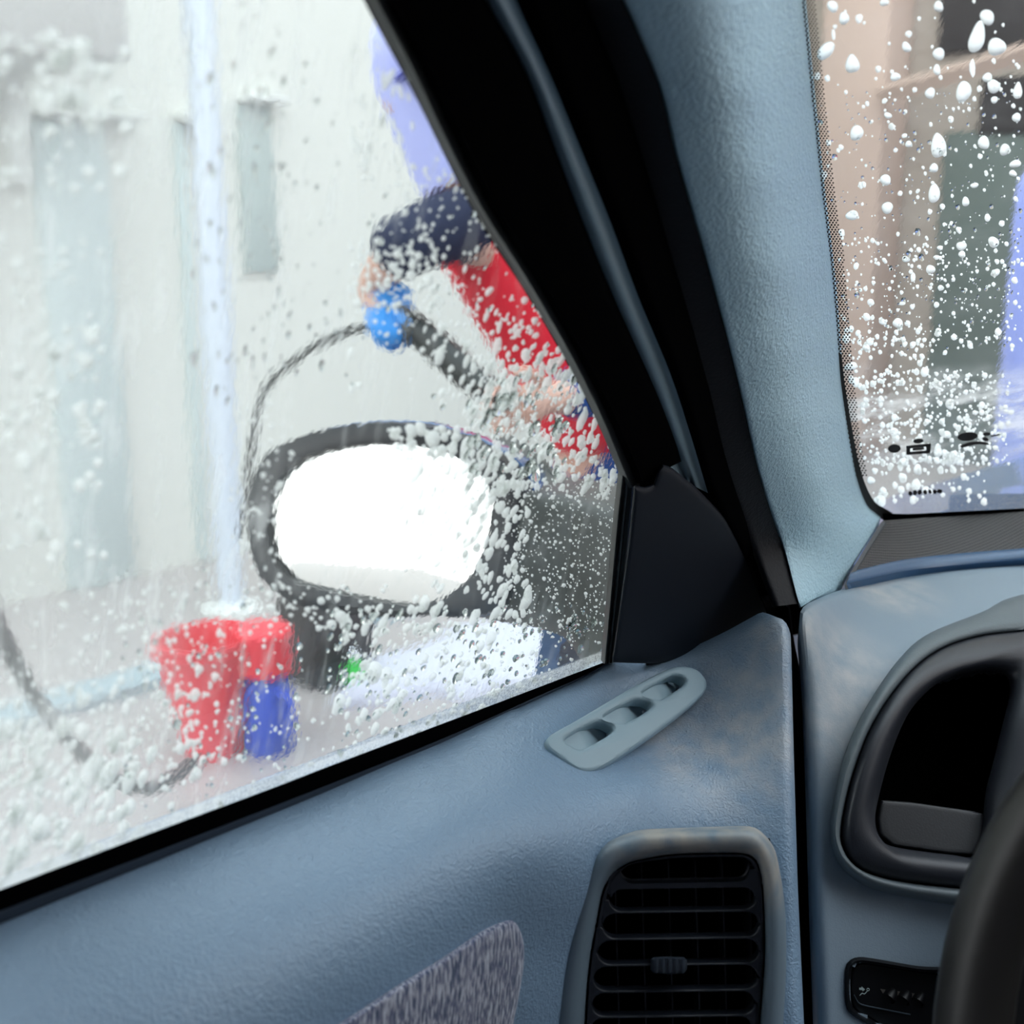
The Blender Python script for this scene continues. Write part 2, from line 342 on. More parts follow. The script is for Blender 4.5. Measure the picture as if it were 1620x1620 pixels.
#BUILD
# ================================================================== car door
door = thing('car_door', (-.43, .25, .45), 'blue-grey driver\'s door with moulded vinyl panel under the wet side window', 'car door')
belt = [(-300, 1586), (-70, 1491), (0, 1463), (250, 1362), (500, 1260), (700, 1175), (850, 1105), (925, 1070), (965, 1047)]
glassline = [(-300, 1521), (-70, 1434), (20, 1400), (250, 1313.5), (422, 1250), (550, 1201), (750, 1126), (955, 1048)]
ctl = [(x, y, float(SIDE.off(.004)(x, y))) for x, y in belt]
ctl += [(x, y, tX(x, y, -.384)) for x, y in [(0, 1670), (180, 1590), (345, 1495), (530, 1396), (680, 1304), (802, 1248)]]
ctl += [(x, y, tX(x, y, -.357)) for x, y in [(300, 1760), (450, 1660), (600, 1560), (720, 1460), (800, 1390), (860, 1340)]]
ctl += [(x, y, tX(x, y, -.359)) for x, y in [(600, 1700), (750, 1600), (850, 1500), (880, 1700)]]
ctl += [(900, 1240, tX(900, 1240, -.378)), (1000, 1150, tX(1000, 1150, -.402)), (1000, 1250, .640), (1100, 1250, .662), (1200, 1250, .662), (1100, 1150, .705), (1200, 1100, .695), (1080, 1060, .728), (1160, 1012, .722), (1225, 978, .71), (1252, 1030, .69), (1258, 1200, .662), (1265, 1400, .642), (1275, 1620, .632), (1278, 1700, .63), (1240, 1500, .640), (1080, 1340, .645), (1080, 1480, .636), (950, 1480, .622), (1080, 1620, .632)]
DOOR = Depth(ctl, lam=2e-4)
top = belt + [(1040, 1050), (1100, 1038), (1160, 1012), (1205, 988), (1228, 977), (1243, 985), (1251, 1005), (1254, 1030)]
bot = [(-300, 1960), (0, 1960), (400, 1960), (800, 1960), (1000, 1960), (1150, 1960), (1292, 1955)]
ctl += [(x, 1950, tX(x, 1950, -.36)) for x in (-200, 200, 600, 850)]+[(1050, 1950, .61), (1280, 1950, .605)]+[(-200, 1700, tX(-200, 1700, -.384))]; DOOR = Depth(ctl, lam=2e-4)
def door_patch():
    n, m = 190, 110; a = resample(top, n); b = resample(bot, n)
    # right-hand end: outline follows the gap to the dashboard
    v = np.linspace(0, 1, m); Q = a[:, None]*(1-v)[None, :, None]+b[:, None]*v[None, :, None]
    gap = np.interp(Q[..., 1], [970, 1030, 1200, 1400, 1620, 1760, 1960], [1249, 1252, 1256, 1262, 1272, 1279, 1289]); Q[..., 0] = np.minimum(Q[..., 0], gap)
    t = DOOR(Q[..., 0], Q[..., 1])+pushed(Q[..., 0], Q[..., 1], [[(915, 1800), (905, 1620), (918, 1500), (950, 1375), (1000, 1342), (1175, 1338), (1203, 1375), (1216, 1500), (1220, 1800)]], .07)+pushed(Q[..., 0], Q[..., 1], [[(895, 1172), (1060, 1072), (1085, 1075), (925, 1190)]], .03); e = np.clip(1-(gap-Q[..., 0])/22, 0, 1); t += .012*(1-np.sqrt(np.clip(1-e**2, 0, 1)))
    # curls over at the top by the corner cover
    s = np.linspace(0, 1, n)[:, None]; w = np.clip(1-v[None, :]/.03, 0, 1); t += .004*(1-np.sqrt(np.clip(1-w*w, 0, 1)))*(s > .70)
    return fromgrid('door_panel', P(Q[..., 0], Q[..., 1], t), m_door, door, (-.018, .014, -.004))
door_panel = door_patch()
dust_and_light(m_door, DOORC, (.56, .54, .52), [(P(1150, 1150, .69), .075), (P(1210, 1010, .70), .035), (P(1080, 1170, .70), .05)], scale=75, thresh=(.25, .75), amt=.75)  # dusty door end, with soft warm light painted into the same tan patches
tag(patch('belt_seal', glassline, [(x, y-22*(1-max(x, 0)/1000)) for x, y in belt[:-1]]+[(962, 1047.5)], lambda x, y: SIDE.off(.003)(x, y), m_rubber, door, n=80, m=8, back=(-.006, 0, -.006), roll=(.15, 0, 0, 0), rd=.001), 'outer black rubber strip along the foot of the glass')
mid = [(x, y-22*(1-max(x, 0)/1000)) for x, y in belt[:-1]]+[(962, 1047.5)]
tag(patch('belt_lip', mid, belt, lambda x, y: SIDE.off(.004)(x, y), m_slate, door, n=80, m=8, back=(-.006, 0, -.006), roll=(.3, .3, 0, 0), rd=.0015), 'inner slate-grey rubber lip')
# window frame with its lip, quarter seal, corner cover
fl = [(441, -320), (540, -110), (592, 0), (650, 110), (700, 215), (760, 330), (830, 440), (900, 560), (950, 660), (985, 745), (998, 772)]
fl2 = [(455, -320), (558, -110), (612, 0), (670, 110), (720, 215), (778, 330), (848, 440), (916, 560), (963, 655), (998, 735), (1010, 765)]
fr = [(621, -320), (720, -110), (772, 0), (835, 112), (883, 240), (932, 370), (982, 490), (1042, 622), (1072, 700), (1078, 730)]
F_IN = SIDE.off(.016)
tag(patch('frame_lip', fl, fl2, lambda x, y: SIDE.off(.010)(x, y), m_lip, door, n=50, m=8, back=(-.006, .004, -.002), roll=(.4, .3, 0, 0), rd=.003), 'thin grey weather lip against the glass')
patch('window_frame', fl2, fr, lambda x, y: F_IN(x, y), m_rubber, door, n=50, m=12, back=(-.02, .012, -.005), roll=(.15, .2, 0, 0), rd=.008)
q0 = [(984, 740), (975, 820), (966, 920), (955, 1050)]; q1 = [(1003, 765), (994, 860), (983, 960), (970, 1049)]
tag(patch('quarter_seal', q0, q1, lambda x, y: SIDE.off(.006)(x, y), m_lip, door, n=30, m=10, back=(-.008, .006, 0), extra=lambda u, v, q: .002*np.cos(v*18)), 'ribbed grey channel at the front end of the glass')
sail_out = [(1003, 768), (1022, 771), (1034, 766), (1041, 745), (1049, 735), (1062, 739), (1100, 770), (1150, 820), (1180, 870), (1200, 920), (1214, 965), (1216, 978), (1160, 1013), (1100, 1038.5), (1040, 1050), (968, 1048), (985, 930), (996, 840)]
dome('corner_cover', sail_out, lambda x, y: SIDE.off(.018)(x, y), m_dark, door, h=.006, n=110, edge=.10, back=.012, smooth=False)
# armrest cloth insert
ins = [(535, 1620), (589, 1585), (638, 1553), (689, 1522), (722, 1500), (762, 1473), (793, 1459), (807, 1455.5), (816, 1460), (824, 1475), (829, 1498), (828, 1531), (820, 1580), (812, 1620), (800, 1690), (700, 1740), (560, 1740), (440, 1680)]
m_fab = M('striped_velour', (.3, .33, .4), .95, spec=.1)
nt = m_fab.node_tree; b = nt.nodes['Principled BSDF']; tc = nt.nodes.new('ShaderNodeTexCoord')
mp = nt.nodes.new('ShaderNodeMapping'); mp.inputs['Scale'].default_value = (900, 900, 130); nt.links.new(tc.outputs['Object'], mp.inputs[0])
n1 = nt.nodes.new('ShaderNodeTexNoise'); n1.inputs['Scale'].default_value = 1; n1.inputs['Detail'].default_value = 4; nt.links.new(mp.outputs[0], n1.inputs[0])
cr = nt.nodes.new('ShaderNodeValToRGB'); nt.links.new(n1.outputs[0], cr.inputs[0])
for i, (p_, c_) in enumerate([(.36, (.06, .09, .16)), (.47, (.17, .19, .30)), (.54, (.40, .40, .48)), (.64, (.62, .66, .74))]):
    e = cr.color_ramp.elements[i] if i < 2 else cr.color_ramp.elements.new(p_)
    e.position = p_; e.color = (*c_, 1)
nt.links.new(cr.outputs[0], b.inputs['Base Color']); bp = nt.nodes.new('ShaderNodeBump'); bp.inputs['Distance'].default_value = .0008; nt.links.new(n1.outputs[0], bp.inputs['Height']); nt.links.new(bp.outputs[0], b.inputs['Normal'])
b.inputs['Sheen Weight'].default_value = .3
tag(dome('armrest_insert', ins, DOOR, m_fab, door, h=.006, n=120, edge=.16, back=.006), 'padded velour insert streaked in mauve and blue')
# outer skin of the door, below the window
box('outer_skin', (-.50, -.5, .25), (-.455, .66, .88), m_paint, door, .012)
# window glass: a 4 mm pane, its outer face wet
gp = [(-420, -330), (440, -330), (600, -10), (660, 100), (708, 205), (768, 322), (838, 434), (908, 555), (957, 653), (990, 740), (985, 830), (972, 930), (958, 1060), (750, 1140), (422, 1265), (20, 1415), (-420, 1582)]
def pane(name, outline, plane, thick, mats, parent):
    o = resample(outline, 160, True, False); q = P(o[:, 0], o[:, 1], plane(o[:, 0], o[:, 1])); nn = plane.n
    if nn@(EYE-plane.p) < 0: nn = -nn
    me = bpy.data.meshes.new(name); n = len(q); V = np.r_[q, q-nn*thick]
    me.from_pydata([tuple(v) for v in V], [], [tuple(range(n)), tuple(range(n, 2*n))[::-1]]+[(i, (i+1) % n, (i+1) % n+n, i+n) for i in range(n)])
    fixn(me); ob = link(name, me, mats, parent, smooth=False)
    me.polygons[1].material_index = 1
    return ob
pane('window_glass', gp, SIDE, .004, [m_clear, m_side], door)['label'] = 'side window pane covered with soapy water'
# ================================================================== door air vent
VP0 = VENT
vent = thing('air_vent', P(1080, 1620, .63), 'upright black air vent in a blue-grey bezel set in the door end', 'air vent')
bez_o = [(862, 1720), (866, 1620), (874, 1560), (888, 1497), (900, 1450), (915, 1402), (926, 1372), (938, 1350), (955, 1333), (972, 1325), (996, 1317), (1022, 1312), (1100, 1309), (1179, 1307), (1197, 1311), (1210, 1321), (1222, 1337), (1229, 1355), (1238, 1402), (1243, 1450), (1244, 1497), (1243, 1560), (1240, 1620), (1236, 1720), (1190, 1765), (1050, 1775), (900, 1765)]
bez_i = [(922, 1690), (926, 1620), (929, 1570), (934, 1517), (943, 1465), (953, 1413), (963, 1392), (976, 1377), (994, 1366), (1015, 1360), (1064, 1352), (1120, 1350), (1171, 1350), (1187, 1354), (1198, 1364), (1205, 1390), (1208, 1421), (1210, 1497), (1207, 1560), (1202, 1620), (1198, 1690), (1170, 1715), (1060, 1720), (950, 1712)]
frame('bezel', bez_o, bez_i, VENT, m_bezel, vent, [(0, .03), (0, .012), (.02, .004), (.05, -.001), (.10, -.0055), (.17, -.009), (.27, -.0115), (.40, -.0128), (.55, -.0132), (.70, -.0128), (.82, -.011), (.91, -.008), (.97, -.003), (1, .004), (1, .03)], n=150)
dust_and_light(m_bezel, (.16, .215, .26), (.50, .44, .36), [(P(1080, 1325, .62), .05), (P(1190, 1340, .62), .04)], scale=90, thresh=(.3, .6), amt=.7)
slots = [(980, 1189, 1358, 1401), (964, 1197, 1404, 1443), (954, 1201, 1447, 1485), (946, 1201, 1489, 1527), (940, 1198, 1531, 1568), (937, 1194, 1572, 1609), (935, 1190, 1613, 1650), (938, 1182, 1654, 1694)]
def stadium_half(xl, xr, y0, y1, upper, k=9):
    r = (y1-y0)/2; yc = (y0+y1)/2; a = np.linspace(math.pi, math.pi*1.5, k); 
    s = -1 if upper else 1
    L = [(xl+r+r*math.cos(t), yc-s*r*math.sin(t)) for t in a]; Rr = [(xr-r-r*math.cos(t), yc-s*r*math.sin(t)-3) for t in a][::-1]
    return L+Rr
VFACE = VENT.off(.0035) if (VENT.n@(EYE-VENT.p)) > 0 else VENT.off(-.0035)
ring_in = [(931, 1690), (934, 1620), (937, 1570), (943, 1517), (951, 1465), (961, 1415), (973, 1390), (986, 1375), (1004, 1366), (1064, 1358), (1120, 1356), (1171, 1356), (1184, 1361), (1192, 1371), (1199, 1395), (1202, 1421), (1203, 1497), (1200, 1560), (1195, 1620), (1189, 1690), (1165, 1702), (1060, 1706), (950, 1702)]
frame('grille_rim', shrink(resample(bez_i, 90, True), 1.5), ring_in, VFACE, m_blk, vent, [(0, .025), (0, .002), (.2, 0), (.8, 0), (1, .0015), (1, .018)], n=150)
for i in range(7):
    a, b_ = slots[i], slots[i+1]
    lo = stadium_half(*a, False); hi = stadium_half(*b_, True)
    xl = (a[0]+b_[0])/2-7; xr = (a[1]+b_[1])/2+7
    pts = [(xl, (a[2]+a[3])/2+2)]+lo+[(xr, (a[2]+a[3])/2), (xr, (b_[2]+b_[3])/2-3)]+hi[::-1]+[(xl, (b_[2]+b_[3])/2-2)]
    plate('slat', VFACE, pts, [], m_blk, vent, thick=.006, bevel=.0009, smooth=False, off=-.0005 if i % 2 else 0, n=90)
deep = VENT.off(-.020) if (VENT.n@(EYE-VENT.p)) > 0 else VENT.off(.020)
for k in range(6):
    x = 969+42*k
    q = [P(xx, yy, deep(xx, yy)) for xx, yy in ((x, 1350), (x+1.5, 1350), (x+12, 1700), (x+10, 1700))]
    nn = VENT.n if VENT.n@(EYE-VENT.p) > 0 else -VENT.n
    L = [np.array([v+nn*.009 for v in q]), np.array([v-nn*.012 for v in q])]; loft('fin', L, m_blk, vent)
q = np.array([P(x, y, deep(x, y)) for x, y in ((925, 1340), (1225, 1340), (1225, 1720), (915, 1720))]); nn = VENT.n if VENT.n@(EYE-VENT.p) > 0 else -VENT.n
tag(loft('duct', [q-nn*.010, q-nn*.012], m_void, vent), 'black duct behind the fins')
tp = resample([(1029, 1518), (1034, 1514), (1058, 1513), (1082, 1514), (1087, 1519), (1087, 1534), (1082, 1540), (1058, 1541), (1034, 1539), (1029, 1534)], 60, True, False)
tb = dome('thumb_tab', tp, VFACE, M('tab_plastic', (.03, .04, .055), .45), vent, h=.009, n=60, edge=.2, back=.004, smooth=False)
for k in range(5):
    xx = 1038+k*10.5; a = P(xx, 1516, float(VFACE(xx, 1516))-.0088); c = P(xx+.8, 1538, float(VFACE(xx, 1538))-.0088)
    tube('ridge', [a, (a+c)/2, c], [.0009, .0014, .0009], bpy.data.materials['tab_plastic'], tb, n=8, m=8)
# ================================================================== side window demister
dmp = [P(x, y, float(DOOR(x, y))) for x, y in ((880, 1175), (1110, 1075), (960, 1205))]
DEM = Plane(dmp[0], np.cross(dmp[1]-dmp[0], dmp[2]-dmp[0])); nn = DEM.n if DEM.n@(EYE-DEM.p) > 0 else -DEM.n; sg = 1 if DEM.n@nn > 0 else -1
dem = thing('demister_vent', dmp[0], 'pale blue-grey side window demister outlet with three slots on the door top', 'demister vent')
dem_o = [(864.5, 1172), (868, 1164), (878, 1156), (924, 1130), (998, 1086), (1035, 1066), (1063, 1054), (1085, 1052), (1104, 1057), (1117, 1070), (1121, 1083), (1115, 1097), (1091, 1119), (1035, 1161), (970, 1205), (946, 1217), (926, 1220), (909, 1214), (887, 1198), (868.5, 1183)]
slA = [(896, 1167), (937, 1143), (954, 1140.5), (968, 1146), (972, 1153), (961, 1163), (930, 1180), (919, 1183.5), (905.5, 1179)]
slB = [(957, 1131.5), (998, 1108), (1013, 1105), (1028, 1108), (1033, 1115), (1020, 1126.5), (992.6, 1141), (983, 1142), (968.5, 1138.5)]
slC = [(1018, 1093.5), (1053.7, 1072.5), (1066.7, 1067), (1080, 1069), (1085.5, 1076.5), (1076, 1087), (1050, 1103), (1042.6, 1105), (1031.5, 1101.5)]
plate('outlet_face', DEM.off(sg*.006), shrink(resample(dem_o, 80, True), 1.0), [slA, slB, slC], m_demist, dem, thick=.010, bevel=.0022, n=110)
for s_ in (slA, slB, slC):
    o = shrink(resample(s_, 40, True), -4); c = o.mean(0); ax = np.array([.86, -.5])
    def dd(x, y, c=c, ax=ax):
        s = ((np.asarray(x)-c[0])*ax[0]+(np.asarray(y)-c[1])*ax[1])/38
        return DEM.off(sg*.0045)(x, y) + .002 + .034*np.clip(s+.45, 0, 2)**1.8
    tag(dome('slot_scoop', o, dd, m_demist, dem, h=.0, n=48, edge=.3, back=.004), 'scooped floor of a slot')
# ================================================================== body aperture between door and pillar
body = thing('car', (0, .3, .2), 'blue car body around the cabin with painted aperture strip, bonnet edge and roof', 'car')
sl = [(572, -320), (690, -110), (752, 0), (815, 112), (862, 240), (910, 370), (960, 490), (1020, 622), (1052, 700), (1080, 760)]
sr = [(690, -320), (772, -110), (815, 0), (870, 120), (920, 240), (965, 350), (1010, 470), (1060, 590), (1090, 680), (1120, 780)]
tag(patch('aperture_strip', sl, sr, lambda x, y: SIDE.off(.014)(x, y), m_strip, body, n=50, m=14, back=(-.02, .015, 0), extra=lambda u, v, q: .006*np.cos(v*math.pi*1.0)+.002*np.sin(v*9)), 'narrow grey-blue painted strip beside the door frame')
wl = [(686, -320), (772, -110), (817, 0), (873, 120), (922, 240), (967, 350), (1012, 470), (1061, 590), (1092, 680), (1118, 768), (1160, 850), (1205, 950), (1215, 1000), (1232, 1300), (1245, 1760)]
wr = [(843, -320), (900, -110), (930, 0), (980, 130), (1020, 250), (1062, 390), (1095, 500), (1130, 620), (1165, 750), (1200, 860), (1228, 960), (1240, 1050), (1290, 1300), (1312, 1760)]
PIL_L = [(825, -320), (930, -110), (985, 0), (1040, 130), (1070, 250), (1110, 390), (1140, 500), (1170, 620), (1200, 750), (1235, 860), (1262, 955)]
PIL_R = [(1237, -320), (1258, -110), (1269, 0), (1284, 150), (1300, 300), (1318, 450), (1330, 600), (1344, 700), (1356, 760), (1372, 800), (1394, 823)]
def wd(x, y): return np.where(np.asarray(y) < 900, SIDE.off(.02)(x, y)*1.0, SIDE.off(.02)(x, 900)*1.0)*1+.0
pc = []
for i, (x, y) in enumerate(PIL_L):
    pc.append((x, y, float(SIDE.off(.030)(x, y)) if y < 900 else .735))
for x, y in PIL_R[:-1]: pc.append((x, y, float(SCREEN(x, y))-.008))
pc.append((1394, 823, .872)); pc += [(1330, 930, .80), (1290, 950, .76)]
for k in range(0, 10):
    (xa, ya), (xb, yb) = PIL_L[k], PIL_R[k]; x, y = (xa*.42+xb*.58), (ya*.42+yb*.58)
    pc.append((x, y, (pc[k][2]*.45+pc[len(PIL_L)+k][2]*.55)-.036))
PIL = Depth(pc, lam=1e-4)
tag(patch('weatherstrip', wl, wr, lambda x, y: np.where(np.asarray(y) < 960, SIDE.off(.022)(x, y)+.0*x, .74+0*np.asarray(x)), m_rubber, body, n=70, m=16, back=(-.01, .03, 0), roll=(.35, .35, 0, 0), rd=.012), 'round black rubber door seal')
tag(patch('leak_blocker', [(470, -320), (575, -110), (630, 0), (736, 215), (866, 440), (980, 655), (1012, 760), (1005, 1000), (1010, 1048)], [(1100, -320), (1140, -110), (1160, 0), (1200, 215), (1230, 440), (1260, 655), (1275, 800), (1285, 930), (1285, 1000)], lambda x, y: SIDE.off(-.012)(x, y)*1.03, m_void, body, n=40, m=10, back=(-.03, .03, 0)), 'black sheet added behind the door pillar to stop light leaks')  # black backing added behind the frame to stop light leaking through
# dark side of the pillar trim, then the pale trim itself
pil = thing('pillar_trim', P(1290, 950, .76), 'pale blue grained vinyl trim of the windscreen pillar rising from the dashboard corner', 'pillar trim')
pe = [(739, -320), (840, -110), (893, 0), (945, 130), (985, 250), (1030, 390), (1062, 500), (1100, 620), (1140, 750), (1185, 860), (1222, 960)]
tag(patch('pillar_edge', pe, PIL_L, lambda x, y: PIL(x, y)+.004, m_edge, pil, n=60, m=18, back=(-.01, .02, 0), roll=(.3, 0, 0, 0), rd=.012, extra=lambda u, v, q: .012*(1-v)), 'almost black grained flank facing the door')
rr = PIL_R[:-1]+[(1383, 812), (1393, 824), (1378, 850), (1352, 890), (1336, 922), (1330, 934)]
ll = PIL_L+[(1268, 957), (1285, 952)]
def prow(u, v, q): return -.004*np.sin(np.clip(v, 0, 1)*math.pi)
patch('pillar_cover', ll, rr, PIL, m_pillar, pil, n=120, m=40, back=(-.01, .02, .0), roll=(.05, .06, 0, .04), rd=.008, extra=prow)
# ================================================================== windscreen
scr = thing('windscreen', P(1400, 815, .9), 'windscreen spattered with white suds above the speaker grille', 'windscreen')
def sp_(x, y): return P(x, y, SCREEN(x, y))
so = [(1215, -330), (1262, -20), (1283, 150), (1299, 300), (1317, 450), (1329, 600), (1343, 700), (1354, 762), (1372, 805), (1400, 822), (1500, 820), (1640, 812), (1900, 795), (2150, 780), (2150, -330)]
pane('screen_glass', so, SCREEN, .005, [m_clear, m_screen], scr)
# black border of the screen: fades into dots going up
bo = [(1326, 560), (1331, 610), (1345, 700), (1357, 762), (1374, 803), (1396, 822), (1402, 826)]
bi = [(1331, 560), (1337, 610), (1352, 700), (1366, 758), (1383, 793), (1402, 806), (1412, 812)]
m_frit = M('ceramic_border', (.03, .025, .022), .5)
SCI = SCREEN.off(.0006 if SCREEN.n@(EYE-SCREEN.p) > 0 else -.0006)
patch('printed_border', bo, bi, SCI, m_frit, scr, n=50, m=5, back=tuple(SCREEN.n*.0003))
patch('lower_seal', [(1396, 812), (1440, 813), (1500, 810), (1620, 804), (1900, 790)], [(1398, 826), (1440, 820), (1500, 816), (1620, 810), (1900, 796)], lambda x, y: SCREEN(x, y)-.004, m_rubber, scr, n=40, m=6, back=(0, .01, -.004))
# dot matrix (printed)
V, Fc = [], []
def disc(cx, cy, rx, plane, k=8):
    i0 = len(V)
    for a in np.linspace(0, 2*math.pi, k, endpoint=False):
        x, y = cx+rx*math.cos(a), cy+rx*math.sin(a); V.append(tuple(P(x, y, float(plane(x, y)))))
    Fc.append(tuple(range(i0, i0+k)))
edge = np.array([(1258, -110), (1269, 0), (1284, 150), (1300, 300), (1318, 450), (1330, 600), (1344, 700), (1354, 750)], float)
for r in range(230):
    y = -40+r*3.7
    if y > 755: break
    x0 = np.interp(y, edge[:, 1], edge[:, 0]); dens = 1 if y < 560 else 1
    for c in range(5):
        x = x0+1+c*5.2+(2.6 if r % 2 else 0)
        w = np.interp(y, [0, 400, 755], [20, 22, 18])
        if x-x0 > w: continue
        disc(x, y, max(.6, 1.95-.16*c), SCI)
me = bpy.data.meshes.new('printed_dots'); me.from_pydata(V, [], Fc); d_ = link('printed_dots', me, m_frit, scr, smooth=False); tag(d_, 'fine black dot band down the edge of the screen', kind='stuff')
# printed approval marks seen in reverse
def blot(name, pts, lab=None):
    o = resample(pts, 30, True); q = P(o[:, 0], o[:, 1], SCI(o[:, 0], o[:, 1])); n_ = SCREEN.n*.0004
    return loft(name, [q, q+n_], M('ceramic_print', (.035, .025, .022), .6) if 'ceramic_print' not in bpy.data.materials else bpy.data.materials['ceramic_print'], scr)
def ell(cx, cy, a, b, rot=0, k=14):
    r = math.radians(rot); return [(cx+a*math.cos(t)*math.cos(r)-b*math.sin(t)*math.sin(r), cy+a*math.cos(t)*math.sin(r)+b*math.sin(t)*math.cos(r)) for t in np.linspace(0, 2*math.pi, k, endpoint=False)]
blot('approval_mark', ell(1415, 710, 10, 6.5, -5)); blot('approval_mark', ell(1453, 698, 8, 3.5, -5))
for q_ in ([(1434, 706), (1472, 702), (1473, 706), (1435, 710)], [(1434, 716), (1471, 713), (1471, 717), (1434, 720)], [(1434, 706), (1440, 706), (1440, 719), (1434, 719)], [(1465, 703), (1473, 702), (1472, 716), (1466, 716)], [(1444, 710), (1462, 708), (1462, 711), (1444, 713)]):
    blot('approval_mark', resample(q_, 24, True, False))
blot('approval_mark', ell(1531, 691, 16, 6.5, -6)); blot('approval_mark', ell(1561, 687, 6, 2.5, -6)); blot('approval_mark', ell(1559, 695, 5, 3, 10))
blot('approval_mark', resample([(1519, 706), (1535, 700), (1552, 699), (1564, 702), (1563, 704), (1545, 703), (1524, 708)], 24, True)); blot('approval_mark', resample([(1568, 690), (1582, 687), (1582, 688.5), (1568, 691.5)], 24, True, False))
m_fr2 = 0
for k in range(7):
    blot('approval_mark', ell(1441+k*7.5+rng.uniform(-1, 1), 781-k*.6+rng.uniform(-1, 1), 3.2, 2.2+rng.uniform(0, 2), 15*k))
# ================================================================== dashboard
dash = thing('dashboard', P(1300, 1620, .68), 'blue-grey moulded dashboard beyond the dark gap beside the door', 'dashboard')
dc = [(1262, 965, .705), (1300, 945, .745), (1345, 930, .79), (1450, 910, .84), (1620, 895, .87), (1800, 885, .88), (1270, 1100, .69), (1275, 1300, .676), (1279, 1500, .668), (1285, 1700, .665), (1330, 1000, .735), (1450, 960, .79), (1600, 950, .81), (1380, 1060, .72), (1310, 1200, .685), (1320, 1350, .68), (1330, 1480, .675), (1450, 1500, .685), (1450, 1700, .68), (1600, 1500, .69), (1800, 1600, .69), (1450, 1250, .70), (1600, 1200, .72), (1800, 1200, .74), (1620, 1030, .76)]
dc += [(1300, 1950, .63), (1800, 1950, .66)]
DASH = Depth(dc, lam=3e-4)
da = [(1306, 1950), (1297, 1760), (1291, 1620), (1283, 1400), (1277, 1200), (1271, 1060), (1265, 985), (1269, 963), (1286, 951), (1342, 930), (1450, 908), (1620, 892), (1850, 878)]
REC = [[(1430, 1085), (1400, 1160), (1365, 1250), (1360, 1320), (1400, 1365), (1520, 1375), (1850, 1400), (1850, 1040), (1560, 1035), (1480, 1055)], [(1345, 1540), (1365, 1522), (1850, 1600), (1850, 1720), (1400, 1620), (1350, 1595)]]
db = [(1500, 1770), (1520, 1700), (1500, 1450), (1500, 1300), (1500, 1200), (1480, 1120), (1500, 1080), (1530, 1060), (1560, 1060), (1600, 1060), (1700, 1060), (1850, 1060)]
patch('dash_pad', da, [(1850, 1960), (1850, 1800), (1850, 1650), (1850, 1500), (1850, 1400), (1850, 1300), (1850, 1200), (1850, 1150), (1850, 1100), (1850, 1050), (1850, 1000), (1850, 950)], lambda x, y: DASH(x, y)+pushed(x, y, REC, .08), m_dash, dash, n=170, m=130, back=(-.012, .02, -.022), roll=(.045, 0, 0, 0), rd=.016)
dust_and_light(m_dash, DASHC, (.60, .57, .54), [(P(1320, 1100, .71), .07), (P(1400, 920, .81), .05), (P(1290, 1000, .71), .03)], scale=65, thresh=(.25, .75), amt=.75)
# speaker grille
spk = thing('speaker_grille', P(1400, 880, .84), 'dark perforated grille with a glossy blue front edge under the windscreen', 'grille')
GC = Depth([(1396, 826, .868), (1620, 810, .905), (1850, 795, .93), (1345, 918, .80), (1450, 899, .845), (1620, 882, .875), (1850, 865, .89), (1500, 850, .878)], lam=1e-4)
ga = [(1396, 824), (1450, 820), (1520, 816), (1620, 809), (1850, 792)]; gb = [(1348, 905), (1400, 893), (1450, 886), (1530, 878), (1620, 872), (1850, 852)]
m_grille = M('perforated_plastic', (.10, .10, .11), .5)
nt = m_grille.node_tree; b = nt.nodes['Principled BSDF']
tcg = nt.nodes.new('ShaderNodeTexCoord'); vo = nt.nodes.new('ShaderNodeMapping'); vo.inputs['Scale'].default_value = (520, 520, 0); vo.inputs['Rotation'].default_value = (0, 0, .3); nt.links.new(tcg.outputs['Object'], vo.inputs[0])
v2 = nt.nodes.new('ShaderNodeTexVoronoi'); v2.inputs['Scale'].default_value = 1; v2.inputs['Randomness'].default_value = 0; nt.links.new(vo.outputs[0], v2.inputs[0])
r_ = rng_node(nt, v2.outputs[0], .25, .42, 0, 1); cm = nt.nodes.new('ShaderNodeMixRGB'); cm.inputs[1].default_value = (.012, .013, .018, 1); cm.inputs[2].default_value = (.085, .075, .075, 1); nt.links.new(r_, cm.inputs[0]); nt.links.new(cm.outputs[0], b.inputs['Base Color'])
bp = nt.nodes.new('ShaderNodeBump'); bp.inputs['Distance'].default_value = .0006; nt.links.new(r_, bp.inputs['Height']); nt.links.new(bp.outputs[0], b.inputs['Normal'])
patch('perforated_panel', ga, gb, GC, m_grille, spk, n=50, m=14, back=(0, .005, -.01))
m_edgeb = M('glossy_blue_edge', (.05, .13, .26), .25)
patch('front_edge', [(1347, 903), (1400, 890), (1450, 881), (1530, 873), (1620, 866), (1850, 846)], [(1338, 926), (1400, 912), (1450, 903), (1530, 895), (1620, 888), (1850, 872)], GC, m_edgeb, spk, n=50, m=10, back=(0, .01, -.012), roll=(.5, .5, 0, 0), rd=.006, extra=lambda u, v, q: -.004+0*v)
patch('end_rim', [(1394, 826), (1370, 864), (1342, 912), (1336, 926)], [(1402, 826), (1380, 860), (1354, 903), (1350, 912)], GC, M('grille_rim_plastic', (.07, .075, .085), .4), spk, n=20, m=6, back=(0, .005, -.01), extra=lambda u, v, q: -.002+0*v)
